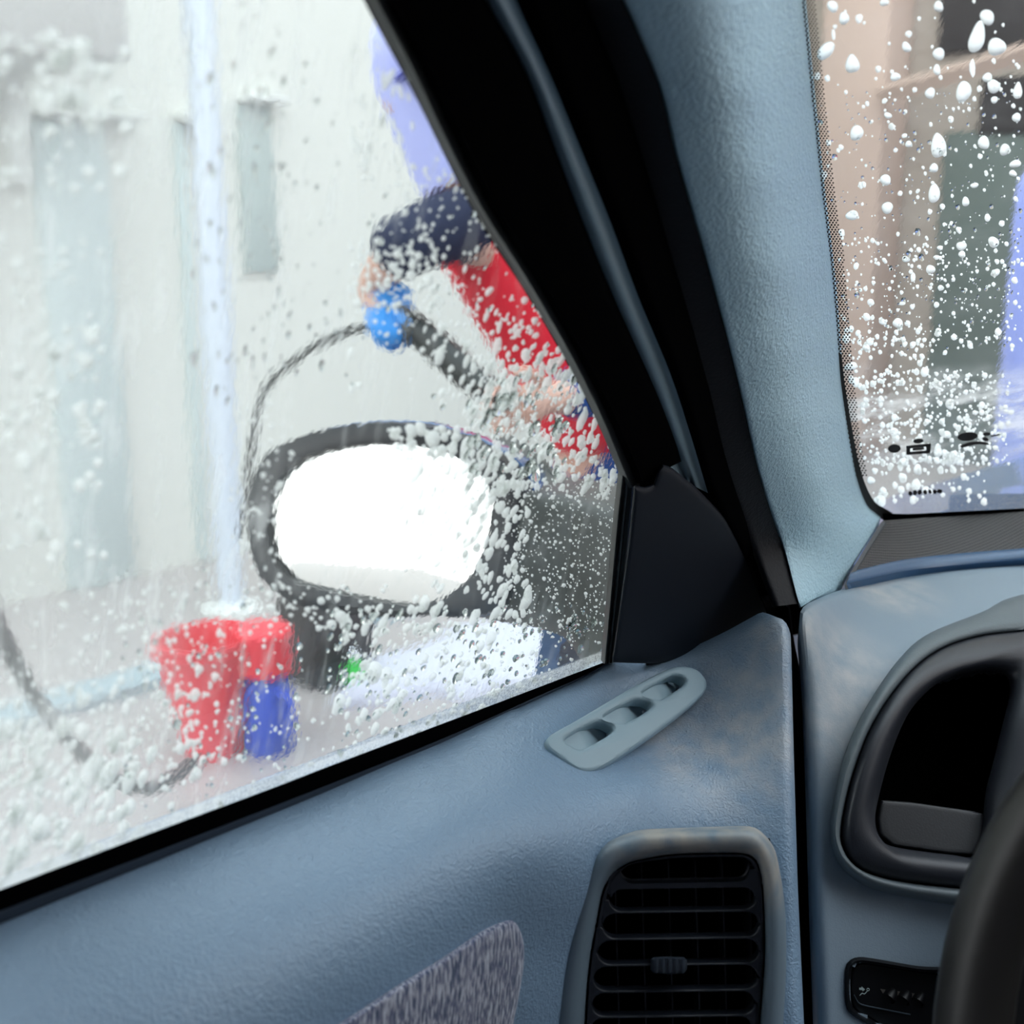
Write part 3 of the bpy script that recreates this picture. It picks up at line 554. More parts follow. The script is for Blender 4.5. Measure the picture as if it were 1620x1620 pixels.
# ================================================================== instrument binnacle
bin_ = thing('dash_side_pocket', P(1420, 1400, .68), 'dark moulded dash bezel round a deep black recess, hooded in grey vinyl', 'dash recess')
hood_o = [(1850, 900), (1620, 940), (1554, 968), (1468, 1003), (1422, 1043), (1376, 1109), (1341, 1180), (1321, 1255), (1313, 1311), (1321, 1354), (1346, 1387), (1390, 1409), (1483, 1428), (1650, 1450), (1850, 1460)]
hood_i = [(1850, 985), (1620, 998), (1533, 1010), (1473, 1035), (1422, 1083), (1376, 1154), (1346, 1235), (1331, 1306), (1333, 1341), (1356, 1372), (1402, 1390), (1488, 1402), (1600, 1410), (1700, 1415), (1850, 1420)]
m_hood = M('hood_vinyl', (.13, .16, .175), .5, bump=('leather', 900, .0001))
frame('vinyl_hood', hood_o, hood_i, DASH, m_hood, bin_, [(0, .02), (0, .0), (.05, -.005), (.14, -.010), (.3, -.0145), (.5, -.0165), (.7, -.0165), (.88, -.0145), (.97, -.011), (1, -.006), (1, .02)], n=160)
op = [(1574, 1063), (1545, 1062), (1513, 1068), (1490, 1078), (1468, 1093), (1437, 1129), (1412, 1185), (1394, 1245), (1384, 1296), (1389, 1321), (1412, 1339), (1503, 1352), (1540, 1354), (1552, 1320), (1559, 1255), (1569, 1215), (1584, 1154), (1597, 1100), (1596, 1078), (1588, 1067)]
frame('recess_bezel', hood_i, op, DASH, m_binn, bin_, [(0, .02), (0, -.006), (.02, -.010), (.06, -.0135), (.14, -.0165), (.27, -.0188), (.45, -.0198), (.62, -.0192), (.76, -.0172), (.87, -.013), (.95, -.007), (1, .002), (1, .05)], n=160)
cav = shrink(resample(op, 60, True), -14)
q0 = P(cav[:, 0], cav[:, 1], DASH(cav[:, 0], cav[:, 1])+.02); q1 = P(cav[:, 0], cav[:, 1], DASH(cav[:, 0], cav[:, 1])+.07)
tag(loft('recess_liner', [q0, q1, q1+np.array([0, .002, 0])], m_void, bin_, caps=(False, True)), 'deep black recess')
fl_o = [(1394, 1266), (1440, 1269), (1538, 1283), (1556, 1288), (1552, 1330), (1540, 1352), (1503, 1350), (1412, 1337), (1391, 1320), (1388, 1296)]
tag(dome('pocket_flap', fl_o, lambda x, y: DASH(x, y)+.004, M('flap_plastic', (.038, .040, .044), .5, bump=('noise', 900, .00008)), bin_, h=.003, n=60, edge=.08, back=.006, smooth=False), 'plain charcoal flap closing the foot of the recess')
ldp = [(1575, 1440), (1620, 1395), (1720, 1400), (1850, 1420), (1850, 1760), (1560, 1760), (1560, 1560)]
tag(dome('lower_cowl', ldp, lambda x, y: DASH(x, y)-.02, m_hblk if 'm_hblk' in globals() else M('cowl_black', (.006, .006, .007), .6, spec=.2), dash, h=.01, n=80, edge=.15, back=.03, smooth=False), 'black cowl under the instruments')
# ================================================================== heater control
hc = thing('heater_control', P(1400, 1570, .68), 'small black control panel with white airflow symbol low on the dashboard', 'control panel')
ho = [(1336, 1560), (1338, 1530), (1345, 1519), (1358, 1514), (1380, 1516), (1450, 1528), (1560, 1545), (1560, 1660), (1420, 1640), (1372, 1620), (1346, 1604), (1338, 1590)]
hi_ = [(1346, 1560), (1348, 1534), (1355, 1526), (1365, 1524), (1382, 1526), (1450, 1537), (1550, 1552), (1550, 1650), (1420, 1630), (1376, 1611), (1354, 1598), (1348, 1588)]
m_hblk = M('control_black', (.004, .0045, .006), .4, spec=.3)
frame('panel_rim', ho, hi_, DASH, m_hblk, hc, [(0, .01), (0, -.001), (.5, -.003), (1, .002), (1, .012)], n=90)
dome('panel_face', hi_, lambda x, y: DASH(x, y)+.006, m_hblk, hc, h=.001, n=70, edge=.05, back=.006, smooth=False)
def mark(name, pts, mat, par, dep, th=.0006):
    o = resample(pts, 40, True, False); q = P(o[:, 0], o[:, 1], dep(o[:, 0], o[:, 1])); return loft(name, [q, q+F_*th], mat, par)
hd = lambda x, y: DASH(x, y)+.0045
m_sym = M('symbol_print', (.45, .55, .55), .5)
mark('airflow_arrow', [(1359.5, 1563), (1363, 1563), (1363.5, 1561), (1368.5, 1565.5), (1365, 1568.5), (1364.5, 1566.5), (1359.5, 1566)], m_sym, hc, hd)
t_ = lambda x, y: P(x, y, float(hd(x, y))-.0003)
tube('seated_figure', [t_(1360, 1575), t_(1364, 1571.5), t_(1367.5, 1572.5), t_(1371.5, 1568.5), t_(1373, 1566.5)], .00022, m_sym, hc, n=6, m=16)
tube('figure_head', [t_(1373.3+2*math.cos(a), 1565.5+2*math.sin(a)) for a in np.linspace(0, 6.28, 10)], .0002, m_sym, hc, n=6, m=24)
sp2 = [t_(1351, 1574), t_(1358, 1586), t_(1370, 1591), t_(1400, 1597), t_(1440, 1605)]
tube('dial_edge', sp2, .0004, M('dial_edge_plastic', (.05, .07, .09), .3), hc, n=6, m=30)
for k in range(3):
    x = 1405+k*23; lathe('knob', [(.0001, .006), (.0028, .006), (.0036, .004), (.004, 0)], t_(x, 1580+k*3), m_hblk, hc, n=18, tilt=(-1.1, 0))
    mark('knob_pointer', [(x-12, 1565+k*3), (x-4, 1566+k*3), (x-8, 1572+k*3)], M('pointer_grey', (.10, .09, .08), .5) if k == 0 else bpy.data.materials['pointer_grey'], hc, hd)
# ================================================================== steering wheel
wc = np.array([.018, .46, .86]); wr_ = .19; ey = np.array([0, .342, .940]); ex = np.array([1., 0, 0]); ez = np.cross(ex, ey)
swl = thing('steering_wheel', wc, 'dark leather steering wheel rim blurred close to the camera', 'steering wheel')
L = []
for a in np.linspace(0, 2*math.pi, 96, endpoint=False):
    d = ex*math.cos(a)+ey*math.sin(a); th = np.linspace(0, 2*math.pi, 16, endpoint=False)
    L.append(wc+d*wr_+.0155*np.cos(th)[:, None]*d+.0155*np.sin(th)[:, None]*ez)
loft('rim', L, m_cloth, swl, ring=True)
hub = []
for r, z in ((.002, -.012), (.05, -.014), (.068, -.006), (.072, .01), (.05, .04), (.002, .045)):
    th = np.linspace(0, 2*math.pi, 32, endpoint=False); hub.append(wc+r*(np.cos(th)[:, None]*ex+np.sin(th)[:, None]*ey)-z*ez*-1)
loft('hub', hub, m_binn, swl)
for a in (0.1, -math.pi/2+.35, -math.pi/2-.35):
    d = ex*math.cos(a)+ey*math.sin(a); tube('spoke', [wc+d*.05, wc+d*.12+ez*.006, wc+d*.185], [.018, .013, .011], m_binn, swl, n=12, m=12)
tube('column', [wc+ez*.02*-1, wc-ez*.02+np.array([0, .20, -.09])], [.03, .045], m_binn, swl, n=20, m=8)
# ================================================================== rest of the car
zc = .93
bon = [np.array([(x, y, z) for x in np.linspace(-.44+.02, .95, 16)]) for y, z in ((.99, .955), (1.2, .945), (1.5, .925), (1.8, .90), (2.05, .86), (2.12, .78))]
G = np.array([[(x, y, z-.035*((x-.26)/.7)**4*1.0+ (0.0 if y > 1 else 0)) for x in np.linspace(-.44, .96, 18)] for y, z in ((1.0, .965), (1.2, .945), (1.5, .93), (1.8, .90), (2.05, .86), (2.12, .78))])
tag(fromgrid('bonnet', G, m_paint, body, (0, 0, -.02)), 'blue bonnet')
G = []
for y in np.linspace(.62, 2.1, 16):
    zt = .905-.02*(y-.62); xo = -.56-.02*math.sin((y-.6)*1.6)
    G.append([(-.44, y, zt+.02), (-.47, y, zt+.012), (xo+.02, y, zt-.004), (xo, y, zt-.025), (xo-.012, y, zt-.08), (xo-.02, y, zt-.2), (xo-.018, y, zt-.4)])
tag(fromgrid('fender', np.array(G), m_paint, body, (.015, 0, -.015)), 'blue front wing')
m_head = M('headliner', (.22, .22, .22), .9); m_trim = M('grey_carpet', (.06, .065, .07), .95)
box('roof_lining', (-.26, -1.5, 1.30), (.80, .30, 1.38), m_head, body, .01)
G = np.array([[(x, y, z) for x in (-.335, -.30, -.26, -.24)] for y, z in ((-1.4, 1.32), (.0, 1.335), (.17, 1.30))]); 
box('cant_rail', (-.345, -1.5, 1.262), (-.235, .22, 1.375), m_rubber, body, .02)
box('floor_pan', (-.44, -1.5, .20), (.95, 1.0, .23), m_trim, body)
box('front_bulkhead', (-.43, .98, .23), (.95, 1.0, .86), m_trim, body)
box('far_side_panel', (.93, -1.5, .23), (.96, 1.0, .92), m_trim, body); box('far_pillar', (.84, -1.0, .9), (.93, .05, 1.37), m_head, body)  # unseen far side closed up to cut light from the right
box('rear_panel', (-.44, -1.52, .23), (.95, -1.5, 1.38), m_trim, body)  # unseen rear closed to the roof to cut light from behind
box('centre_pillar', (-.46, -.56, .25), (-.36, -.44, 1.3), m_rubber, body, .01)
box('rear_side_panel', (-.48, -1.5, .25), (-.44, -.5, 1.3), m_trim, body)
seat = thing('driver_seat', (.05, -.35, .23), 'grey velour driver\'s seat behind the camera', 'car seat')
box('seat_cushion', (-.22, -.32, .30), (.28, .15, .45), m_fab, seat, .05, 4); box('backrest', (-.22, -.50, .40), (.28, -.36, 1.0), m_fab, seat, .05, 4)
#OUTSIDE
# ================================================================== door mirror
mir = thing('door_mirror', P(900, 900, .80), 'blue-cased oval door mirror with bright glass outside the wet side window', 'mirror')
g_out = [(420, 830), (422, 800), (430, 776), (440, 757), (454, 741), (470, 729), (488, 720), (525, 709), (571, 702), (612, 699), (651, 702), (684, 708), (711, 717), (734, 728), (751, 741), (764, 755), (771, 772), (775, 790), (775, 810), (772, 835), (766, 858), (756, 883), (743, 907), (725, 926), (703, 942), (684, 951), (663, 956), (630, 955), (590, 949), (550, 942), (518, 934), (488, 927), (462, 918), (444, 902), (430, 881), (424, 858)]
h_out = [(388, 830), (388, 800), (391, 775), (397, 750), (406, 730), (418, 714), (438, 700), (462, 690), (495, 680), (530, 672), (570, 667), (611, 665), (655, 668), (691, 676), (722, 686), (751, 698), (782, 716), (806, 736), (822, 765), (830, 800), (828, 850), (818, 900), (800, 945), (780, 965), (751, 974), (712, 976), (671, 974), (640, 976), (607, 978), (565, 974), (522, 967), (490, 962), (462, 955), (436, 940), (414, 921), (399, 898), (391, 868)]
mp0 = P(600, 830, .87); MIRN = np.array([.30, -.93, .14]); MIRN /= np.linalg.norm(MIRN); MIR = Plane(mp0, MIRN)
th_ = np.array([-.012, .05, .0])
a = resample(h_out, 120, True); b2 = resample(g_out, 120, True); ca = center(b2)
a = np.roll(a, -int(np.argmin(np.abs(np.arctan2(a[:, 1]-ca[1], a[:, 0]-ca[0])))), 0); b2 = np.roll(b2, -int(np.argmin(np.abs(np.arctan2(b2[:, 1]-ca[1], b2[:, 0]-ca[0])))), 0)
pa = P(a[:, 0], a[:, 1], MIR(a[:, 0], a[:, 1])); pb = P(b2[:, 0], b2[:, 1], MIR(b2[:, 0], b2[:, 1])); cc = pa.mean(0)
k = lambda s, off: cc+(pa-cc)*s - MIRN*off
m_mcase = M('mirror_case_dark', (.004, .006, .010), .4)
loft('housing', [k(.15, .105), k(.5, .10), k(.75, .085), k(.93, .055), k(.995, .025), k(1, .01), k(.985, .0), (pa*.5+pb*.5)+MIRN*.003, pb+MIRN*.001, pb-MIRN*.008], m_mcase, mir, caps=(True, False))
bpb = cc+(pb-cc)*1.01
tag(loft('mirror_glass', [bpb-MIRN*.008, bpb-MIRN*.004, cc+(pb-cc)*.97-MIRN*.0035], m_mirror, mir), 'silvered mirror glass')
tag(loft('case_cap', [k(.15, .108), k(.5, .103), k(.76, .089), k(.945, .058), k(1.012, .026), k(1.012, .014), k(1.0, .013)], m_paint, mir, caps=(True, False)), 'blue painted cap')
arm_t = [(745, 700), (780, 725), (830, 770), (880, 778), (930, 786), (1000, 800)]; arm_b = [(735, 972), (765, 976), (800, 984), (850, 992), (890, 1008), (915, 1045), (930, 1100)]
m_arm = M('mirror_arm_plastic', (.030, .034, .032), .45)
AD = Depth([(780, 730, .86), (780, 975, .86), (860, 780, .80), (850, 990, .80), (900, 900, .765), (1000, 800, .745), (930, 1100, .73), (980, 950, .735)], lam=1e-4)
tag(patch('mirror_arm', arm_t, arm_b, AD, m_arm, mir, n=40, m=24, back=(-.01, .05, 0), roll=(.12, .12, 0, 0), rd=.02), 'charcoal arm joining the mirror to the door')
pseat = thing('passenger_seat', (.68, -.30, .23), 'grey velour passenger seat, unseen, added on the far side to block light', 'car seat')  # unseen seat added to block light crossing the cabin
box('seat_cushion', (.42, -.25, .30), (.90, .25, .45), m_fab, pseat, .05, 4); box('backrest', (.42, -.42, .40), (.90, -.26, 1.12), m_fab, pseat, .05, 4); box('headrest', (.54, -.40, 1.13), (.78, -.29, 1.30), m_fab, pseat, .04, 4)
# ================================================================== outside: ground, buildings
m_pave = M('wet_paving', (.42, .38, .37), .35, bump=('noise', 14, .01))
g = box('floor', (-14, -6, -.1), (14, 14, 0), m_pave); tag(g, 'damp grey-brown wash bay floor', 'paving', kind='structure'); g.name = 'floor'
m_wall = M('cream_render', (.68, .685, .635), .9); m_panel = M('pale_shutter', (.55, .63, .62), .7); m_col = M('grey_render', (.70, .71, .68), .9)
tag(box('shade_wall', (1.75, -6, 0), (1.95, 1.3, 3.3), M('shade_wall_render', (.13, .12, .11), .9)), 'unseen wall added on the far side of the car to block sky light', 'wall', kind='structure')  # unseen wall added to hold back sky light from the right
tag(box('shade_roof', (-.9, -3.5, 3.1), (1.95, 0.3, 3.25), M('shade_roof_boards', (.45, .44, .42), .9)), 'unseen roof added above the car to cut sky light', 'shade_roof', kind='structure')  # unseen roof added to cut sky light from overhead and behind
WX = -3.7; WP = Plane((WX, 0, 0), (1, 0, 0))
def onwall(x, y, X): t = X/ray(x, y)[0]; return P(x, y, t)
wall = box('wall_left', (WX-.2, -5, 0), (WX, 9, 4.5), m_wall); tag(wall, 'pale rendered wall of the wash bay', 'wall', kind='structure')
def wallbox(name, x0, x1, y0, y1, mat, par=None, dep=.04):
    a = onwall(x0, y0, WX); b = onwall(x1, y1, WX); lo = np.minimum(a, b); hi = np.maximum(a, b); lo[0] = WX-.01; hi[0] = WX+dep; lo[2] = max(lo[2], 0)
    return box(name, lo, hi, mat, par, .01)
for x0, x1, y0, y1, lab in ((-260, -20, 175, 930, 'pale green-grey shutter at the rear end of the wash bay wall'), (45, 212, 190, 930, 'pale green-grey shutter beside the plain pier'), (272, 330, 195, 930, 'narrow pale shutter between the pier and the white pole'), (372, 436, 165, 430, 'short grey-green panel high on the wall in front of the white pole')):
    a = onwall((x0+x1)/2, y1, WX); root = thing('wall_shutter', (WX, a[1], 0), lab, 'shutter', 'pale panels on the wash bay wall')
    wallbox('shutter_sheet', x0, x1, y0, y1, m_panel if x0 < 350 else M('grey_panel', (.42, .48, .46), .8), root, .02)
    wallbox('shutter_box', x0, x1, y0-18, y0+2, m_col, root, .08)
aw = onwall(100, 60, WX+1.2)
cano = thing('canopy', (aw[0], aw[1], 2.3), 'grey canopy edge high above the shutters', 'canopy'); a = onwall(-200, -50, WX+.6); b = onwall(212, 100, WX+.6)
box('canopy_board', (WX, min(a[1], b[1]), b[2]), (WX+.6, max(a[1], b[1]), b[2]+.35), M('canopy_grey', (.50, .49, .47), .8), cano, .03); box('canopy_bracket', (WX, b[1]-.1, b[2]-.3), (WX+.06, b[1]-.04, b[2]), m_col, cano)
pp = P(366, 965, tZ(366, 965, 0)); pole = thing('steel_pole', pp, 'white pole standing on the paving behind the mirror', 'pole')
lathe('pole_shaft', [(.043, 0), (.043, 3.2)], pp, M('white_pole_paint', (.62, .68, .76), .4), pole, cap=(True, True)); lathe('pole_foot', [(.09, 0), (.09, .015), (.05, .03)], pp, m_col, pole, cap=(True, True))
a = P(-40, 1160, tZ(-40, 1160, .0)); box('kerb_strip', (a[0]-.06, a[1]-1.5, 0), (a[0]+.06, a[1]+4.0, .03), M('blue_grey_kerb', (.33, .42, .46), .5)); tag(bpy.data.objects['kerb_strip'], 'low blue-grey kerb strip on the paving behind the red bucket', 'kerb')
# buckets
def bucket(name, x, y, r0, r1, h, mat, lab, tilt, hcol):
    p = P(x, y, tZ(x, y, 0)); root = thing(name, p, lab, 'bucket'); Rm = Matrix.Rotation(tilt[0], 3, 'X') @ Matrix.Rotation(tilt[1], 3, 'Y')
    lathe('tub', [(.001, .006), (r0-.004, .006), (r0, 0), (r0, .004), (r1, h-.012), (r1+.008, h-.012), (r1+.009, h), (r1-.002, h), (r0-.004, .02), (.001, .016)], p, mat, root, 48, tilt)
    lathe('rolled_rim', [(r1+.002, h-.03), (r1+.010, h-.028), (r1+.010, h-.018), (r1+.002, h-.016)], p, mat, root, 48, tilt)
    pts = [np.array(p)+np.array(Rm @ Vector((r1*math.cos(t)*1.03, .02+.10*math.sin(t), h-.02-.11*math.sin(t)))) for t in np.linspace(0, math.pi, 14)]
    tube('handle', pts, .004, hcol, root, n=8, m=40); return root
m_red = M('red_plastic', (.80, .02, .045), .3); m_blue = M('blue_plastic', (.02, .07, .55), .35)
bucket('bucket', 338, 1186, .062, .108, .27, m_red, 'tapered red plastic bucket on the paving below the mirror', (0.02, -.03), M('wire', (.5, .5, .5), .3, 1))
p_ = P(424, 1184, tZ(424, 1184, 0)); bt = thing('detergent_jug', p_, 'blue plastic jug with red cap beside the red bucket', 'jug')
lathe('jug_body', [(.001, 0), (.050, 0), (.054, .008), (.054, .14), (.048, .17), (.030, .19), (.026, .2)], p_, m_blue, bt, 32, cap=(True, True)); lathe('cap', [(.04, .19), (.062, .19), (.066, .28), (.058, .29), (.001, .29)], p_, m_red, bt, 28, cap=(True, True))
tube('jug_handle', [p_+np.array([.05, 0, .15]), p_+np.array([.085, 0, .14]), p_+np.array([.085, 0, .07]), p_+np.array([.05, 0, .05])], .008, m_blue, bt, n=8, m=20)
# dark crate, bottle, pale cloth further off
p_ = P(515, 1068, tZ(515, 1068, 0)); cr_ = thing('plastic_crate', p_, 'dark plastic crate on the paving just below the mirror', 'crate'); m_cr = M('dark_crate', (.05, .045, .045), .6)
w_ = .085; x_, y_ = p_[0], p_[1]
box('crate_base', (x_-w_, y_-w_, 0), (x_+w_, y_+w_, .012), m_cr, cr_)
for sx, sy in ((-1, 0), (1, 0), (0, -1), (0, 1)):
    box('crate_side', (x_+sx*w_-(.006 if sx else w_), y_+sy*w_-(.006 if sy else w_), .012), (x_+sx*w_+(.006 if sx else w_), y_+sy*w_+(.006 if sy else w_), .22), m_cr, cr_, .003)
p_ = P(560, 1092, tZ(560, 1092, 0)); bo_ = thing('spray_bottle', p_, 'small bright green bottle next to the dark crate', 'bottle')
m_grn = M('green_plastic', (.05, .60, .08), .35)
lathe('bottle_body', [(.001, 0), (.026, 0), (.028, .005), (.027, .06), (.012, .08), (.010, .095)], p_, m_grn, bo_, 24, cap=(True, True)); lathe('bottle_cap', [(.012, .09), (.012, .11), (.001, .112)], p_, m_white, bo_, 16, cap=(True, True))
p_ = P(700, 1100, tZ(700, 1100, 0)); 
def puddle(name, cx, cy, rx, ry, mat, lab, cat, h=.03, px=None):
    c = P(cx, cy, tZ(cx, cy, 0)); L = []; n = 60; th = np.linspace(0, 2*math.pi, n, endpoint=False); rad = 1+.18*np.sin(3*th+1)+.1*np.sin(7*th)+.06*np.sin(11*th+2)
    for s, z in ((1, 0), (.98, h*.4), (.9, h*.8), (.7, h), (.4, h*1.1), (.05, h*1.2)): L.append(c+np.stack([rx*rad*s*np.cos(th), ry*rad*s*np.sin(th), 0*th+z], -1))
    return tag(loft(name, L, mat), lab, cat)
puddle('foam_heap', 755, 1050, .22, .38, M('ground_foam', (.62, .63, .72), .8, bump=('noise', 60, .01)), 'pale heap of suds on the paving past the green bottle', 'foam', .05)
# hoses
m_hose = M('black_hose', (.012, .015, .014), .4)
h1 = [(-120, 700, 1.2), (-60, 860, 1.3), (0, 1000, 1.6), (50, 1095, 1.75), (110, 1170, 1.95), (165, 1222, 2.15), (225, 1246, 2.3), (280, 1228, 2.45), (312, 1197, 2.55)]
tag(tube('rubber_hose', [P(x, y, t) for x, y, t in h1], [.012, .012, .012], m_hose, m=90), 'black hose looping down in front of the red bucket', 'hose')
# ================================================================== attendant
T = 2.2
m_skin = M('skin', (.62, .38, .30), .55); m_navy = M('navy_sleeve', (.008, .014, .045), .9); m_vest = M('red_vest', (.78, .012, .035), .8); m_jean = M('blue_denim', (.012, .06, .24), .9); m_cap = M('lilac_hood', (.46, .50, .88), .8); m_glv = M('blue_glove', (.03, .28, .75), .5)
per = thing('person', (P(990, 660, 2.3)[0], P(990, 660, 2.3)[1], 0), 'person in red vest, navy sleeves and pale blue hood leaning to wash the car', 'person')
q = lambda x, y, t: P(x, y, t)
pel = q(1010, 690, 2.35); bel = q(935, 580, 2.3); che = q(840, 420, 2.22); nec = q(745, 270, 2.18); nk2 = q(722, 235, 2.17); hd0 = q(690, 150, 2.15); hd1 = q(668, 70, 2.15)
shR = q(735, 345, 2.10); elR = q(628, 392, 1.98); wrR = q(585, 455, 2.06); shL = q(900, 345, 2.30); elL = q(985, 610, 2.15); wrL = q(862, 632, 2.0)
body_side = np.array([.62, .72, 0]); d_ = body_side*.095
def leg(s): 
    hp = pel+body_side*s*.10+np.array([0, 0, -.04]); kn = np.array([hp[0]+.04, hp[1]+.02*s, .48]); an = np.array([hp[0]-.03, hp[1]+.03*s, .09]); return [(pel, (.13, .10)), (hp, .085), (kn, .058), (an, .040), (an+np.array([.11, -.02, -.055]), (.038, .028)), (an+np.array([.18, -.03, -.065]), (.03, .02))]
spine = [(pel, (.13, .10)), (bel, (.125, .10)), (che, (.145, .11)), (nec, (.07, .06)), (nk2, .05), (hd0, (.075, .09)), (hd1, (.068, .08))]
armR = [(che, (.145, .11)), (shR, .055), (elR, .040), (wrR, .028), (q(592, 480, 2.06), (.036, .022)), (q(604, 505, 2.05), (.038, .020))]
armL = [(che, (.145, .11)), (shL, .055), (elL, .042), (wrL, .028), (q(840, 638, 1.99), (.036, .022)), (q(815, 642, 1.98), (.038, .020))]
bd = skin('body', [spine, armR, armL, leg(1), leg(-1)], m_skin, per)
def hand(c0, along, up, mat, r=.0085, par=None, thumb=1):
    along = along/np.linalg.norm(along); up = up-along*(up@along); up /= np.linalg.norm(up); side = np.cross(along, up)
    ch = []
    for i, ln in enumerate((.072, .080, .075, .060)):
        b0 = c0+up*(.030-.020*i); ch.append([(b0, r), (b0+along*ln*.45+side*.006, r*.95), (b0+along*ln*.70-side*.018, r*.9), (b0+along*ln*.55-side*.038, r*.75)])
    ch.append([(c0-along*.055+up*.03, r*1.2), (c0-along*.02+up*.055-side*.012, r*1.1), (c0+along*.008+up*.058-side*.03, r)])
    for k, c in enumerate(ch): skin('finger' if k < 4 else 'thumb', [c], mat, bd, sub=2)
hand(q(604, 505, 2.05), q(640, 545, 2.03)-q(604, 505, 2.05), np.array([0, 0, 1.]), m_glv)
hand(q(815, 642, 1.98), q(780, 648, 1.97)-q(815, 642, 1.98), np.array([0, 0, 1.]), m_skin)
skin('glove', [[(q(612, 452, 2.055), (.034, .030)), (q(614, 480, 2.055), (.046, .028)), (q(622, 520, 2.045), (.048, .026)), (q(628, 545, 2.04), (.036, .02))]], m_glv, per)
skin('sleeve', [[(che+(shR-che)*.25, .08), (che+(shR-che)*.6, .08), (shR, .075), ((shR+elR)/2, .062), (elR, .056), ((elR+wrR)/2+np.array([0, 0, .012]), .046)]], m_navy, per)
skin('sleeve', [[(che+(shL-che)*.6, .075), (shL, .072), ((shL+elL)/2, .060), (elL, .058), ((elL+wrL)/2, .048), (wrL+(elL-wrL)*.12, .040)]], m_jean, per)
skin('vest', [[(q(975, 725, 2.3), (.15, .125)), (q(900, 550, 2.27), (.155, .13)), (che, (.178, .15)), (q(775, 330, 2.2), (.155, .135)), (q(735, 275, 2.17), (.105, .09))]], m_vest, per)
for s in (1, -1):
    l = leg(s); skin('trouser_leg', [[(pel, (.14, .115)), (l[1][0], .10), (l[2][0], .078), (l[3][0], .062)]], m_jean, per)
    skin('boot', [[(l[3][0]+np.array([0, 0, .06]), .055), (l[3][0]+np.array([0, 0, -.02]), .05), (l[4][0], (.048, .035)), (l[5][0], (.042, .028))]], m_navy, per)
hc_ = (hd0+hd1)/2; L = []
up = (hd1-nk2)/np.linalg.norm(hd1-nk2); fw = np.array([.75, -.55, 0]); fw -= up*(fw@up); fw /= np.linalg.norm(fw); sd = np.cross(up, fw); th = np.linspace(0, 2*math.pi, 32, endpoint=False)
for z, r in ((-.20, .085), (-.15, .092), (-.09, .098), (-.05, .102), (-.01, .106), (.03, .104), (.07, .092), (.10, .066), (.118, .02)): L.append(hc_+up*z-fw*(.022 if z < -.0 else .0)+r*1.08*np.cos(th)[:, None]*fw+r*.92*np.sin(th)[:, None]*sd)
cap = loft('hood', L, m_cap, per, caps=(False, True))
L = [hc_+up*(-.012)+fw*(.06+.10*s)+sd[None, :]*np.linspace(-.075*(1-.5*s*s), .075*(1-.5*s*s), 12)[:, None]-up*.012*s for s in (0, .5, 1)]
G = np.array(L); fromgrid('cap_peak', G, M('dark_peak', (.03, .04, .35), .8), cap, tuple(-up*.004))
# face: nose, eyes, mouth, ears on the head
fc = hd0+fw*.075; skin('nose', [[(fc+up*.02, .007), (fc+up*.0+fw*.012, .010), (fc-up*.008+fw*.01, .011)]], m_skin, bd)
for s in (1, -1):
    skin('eye', [[(fc+up*.022+sd*s*.03-fw*.004, .008), (fc+up*.022+sd*s*.036-fw*.006, .007)]], m_white, bd); skin('ear', [[(hd0+sd*s*.082+up*.02, (.012, .006)), (hd0+sd*s*.086-up*.01, (.010, .006))]], m_skin, bd)
skin('mouth', [[(fc-up*.035+sd*.02-fw*.004, .005), (fc-up*.035-fw*.001, .006), (fc-up*.035-sd*.02-fw*.004, .005)]], M('lips', (.5, .18, .17), .5), bd)
lan = thing('spray_lance', q(640, 515, 2.04), 'black spray lance gripped by the person in the red vest', 'lance')
tube('lance_tube', [q(622, 490, 2.05), q(655, 518, 2.04), q(700, 556, 2.02), q(768, 616, 1.98)], [.02, .026, .027, .024], m_hose, lan, n=14, m=40); tube('nozzle', [q(760, 610, 1.98), q(800, 642, 1.97)], [.012, .008], m_hose, lan, n=12, m=8)
tube('feed_hose', [q(622, 492, 2.05), q(590, 515, 2.06), q(545, 525, 2.08), q(480, 560, 2.14), q(430, 600, 2.2), q(408, 645, 2.25), q(396, 720, 2.35), q(380, 850, 2.5)], .0065, m_hose, lan, n=10, m=70)
# ================================================================== beyond the windscreen
m_ware = M('brown_render', (.36, .31, .265), .95, bump=('noise', 8, .02)); m_tan = M('tan_column', (.48, .36, .30), .9); m_darkw = M('dark_doorway', (.035, .03, .03), .9); m_grey = M('grey_green_sheet', (.12, .145, .13), .8)
WY = 6.0
def ony(x, y, Y): t = Y/ray(x, y)[1]; return P(x, y, t)
w2 = box('wall_front', (-9, WY, 0), (9, WY+.3, 6), m_ware); tag(w2, 'dull brown rendered wall ahead of the car', 'wall', kind='structure')
def ybox(name, x0, x1, y0, y1, mat, dep, par=None):
    a = ony(x0, y0, WY); b = ony(x1, y1, WY); lo = np.minimum(a, b); hi = np.maximum(a, b); lo[1] = WY-dep; hi[1] = WY-.003; lo[2] = max(0, lo[2]); return box(name, lo, hi, mat, par, .005)
tag(ybox('wall_column', 1362, 1396, -300, 760, m_tan, .25), 'pinkish tan column against the brown wall ahead', 'column')
o = ybox('dark_opening', 1500, 1760, -60, 60, m_darkw, .05); tag(o, 'black opening high in the brown wall ahead', 'opening')
o = ybox('metal_shutter', 1500, 1760, 210, 760, m_grey, .04); tag(o, 'tall grey-green shutter in the brown wall ahead', 'shutter')
o = ybox('high_window', 1560, 1760, 125, 205, m_darkw, .05); tag(o, 'dark high window behind the blue van', 'window')
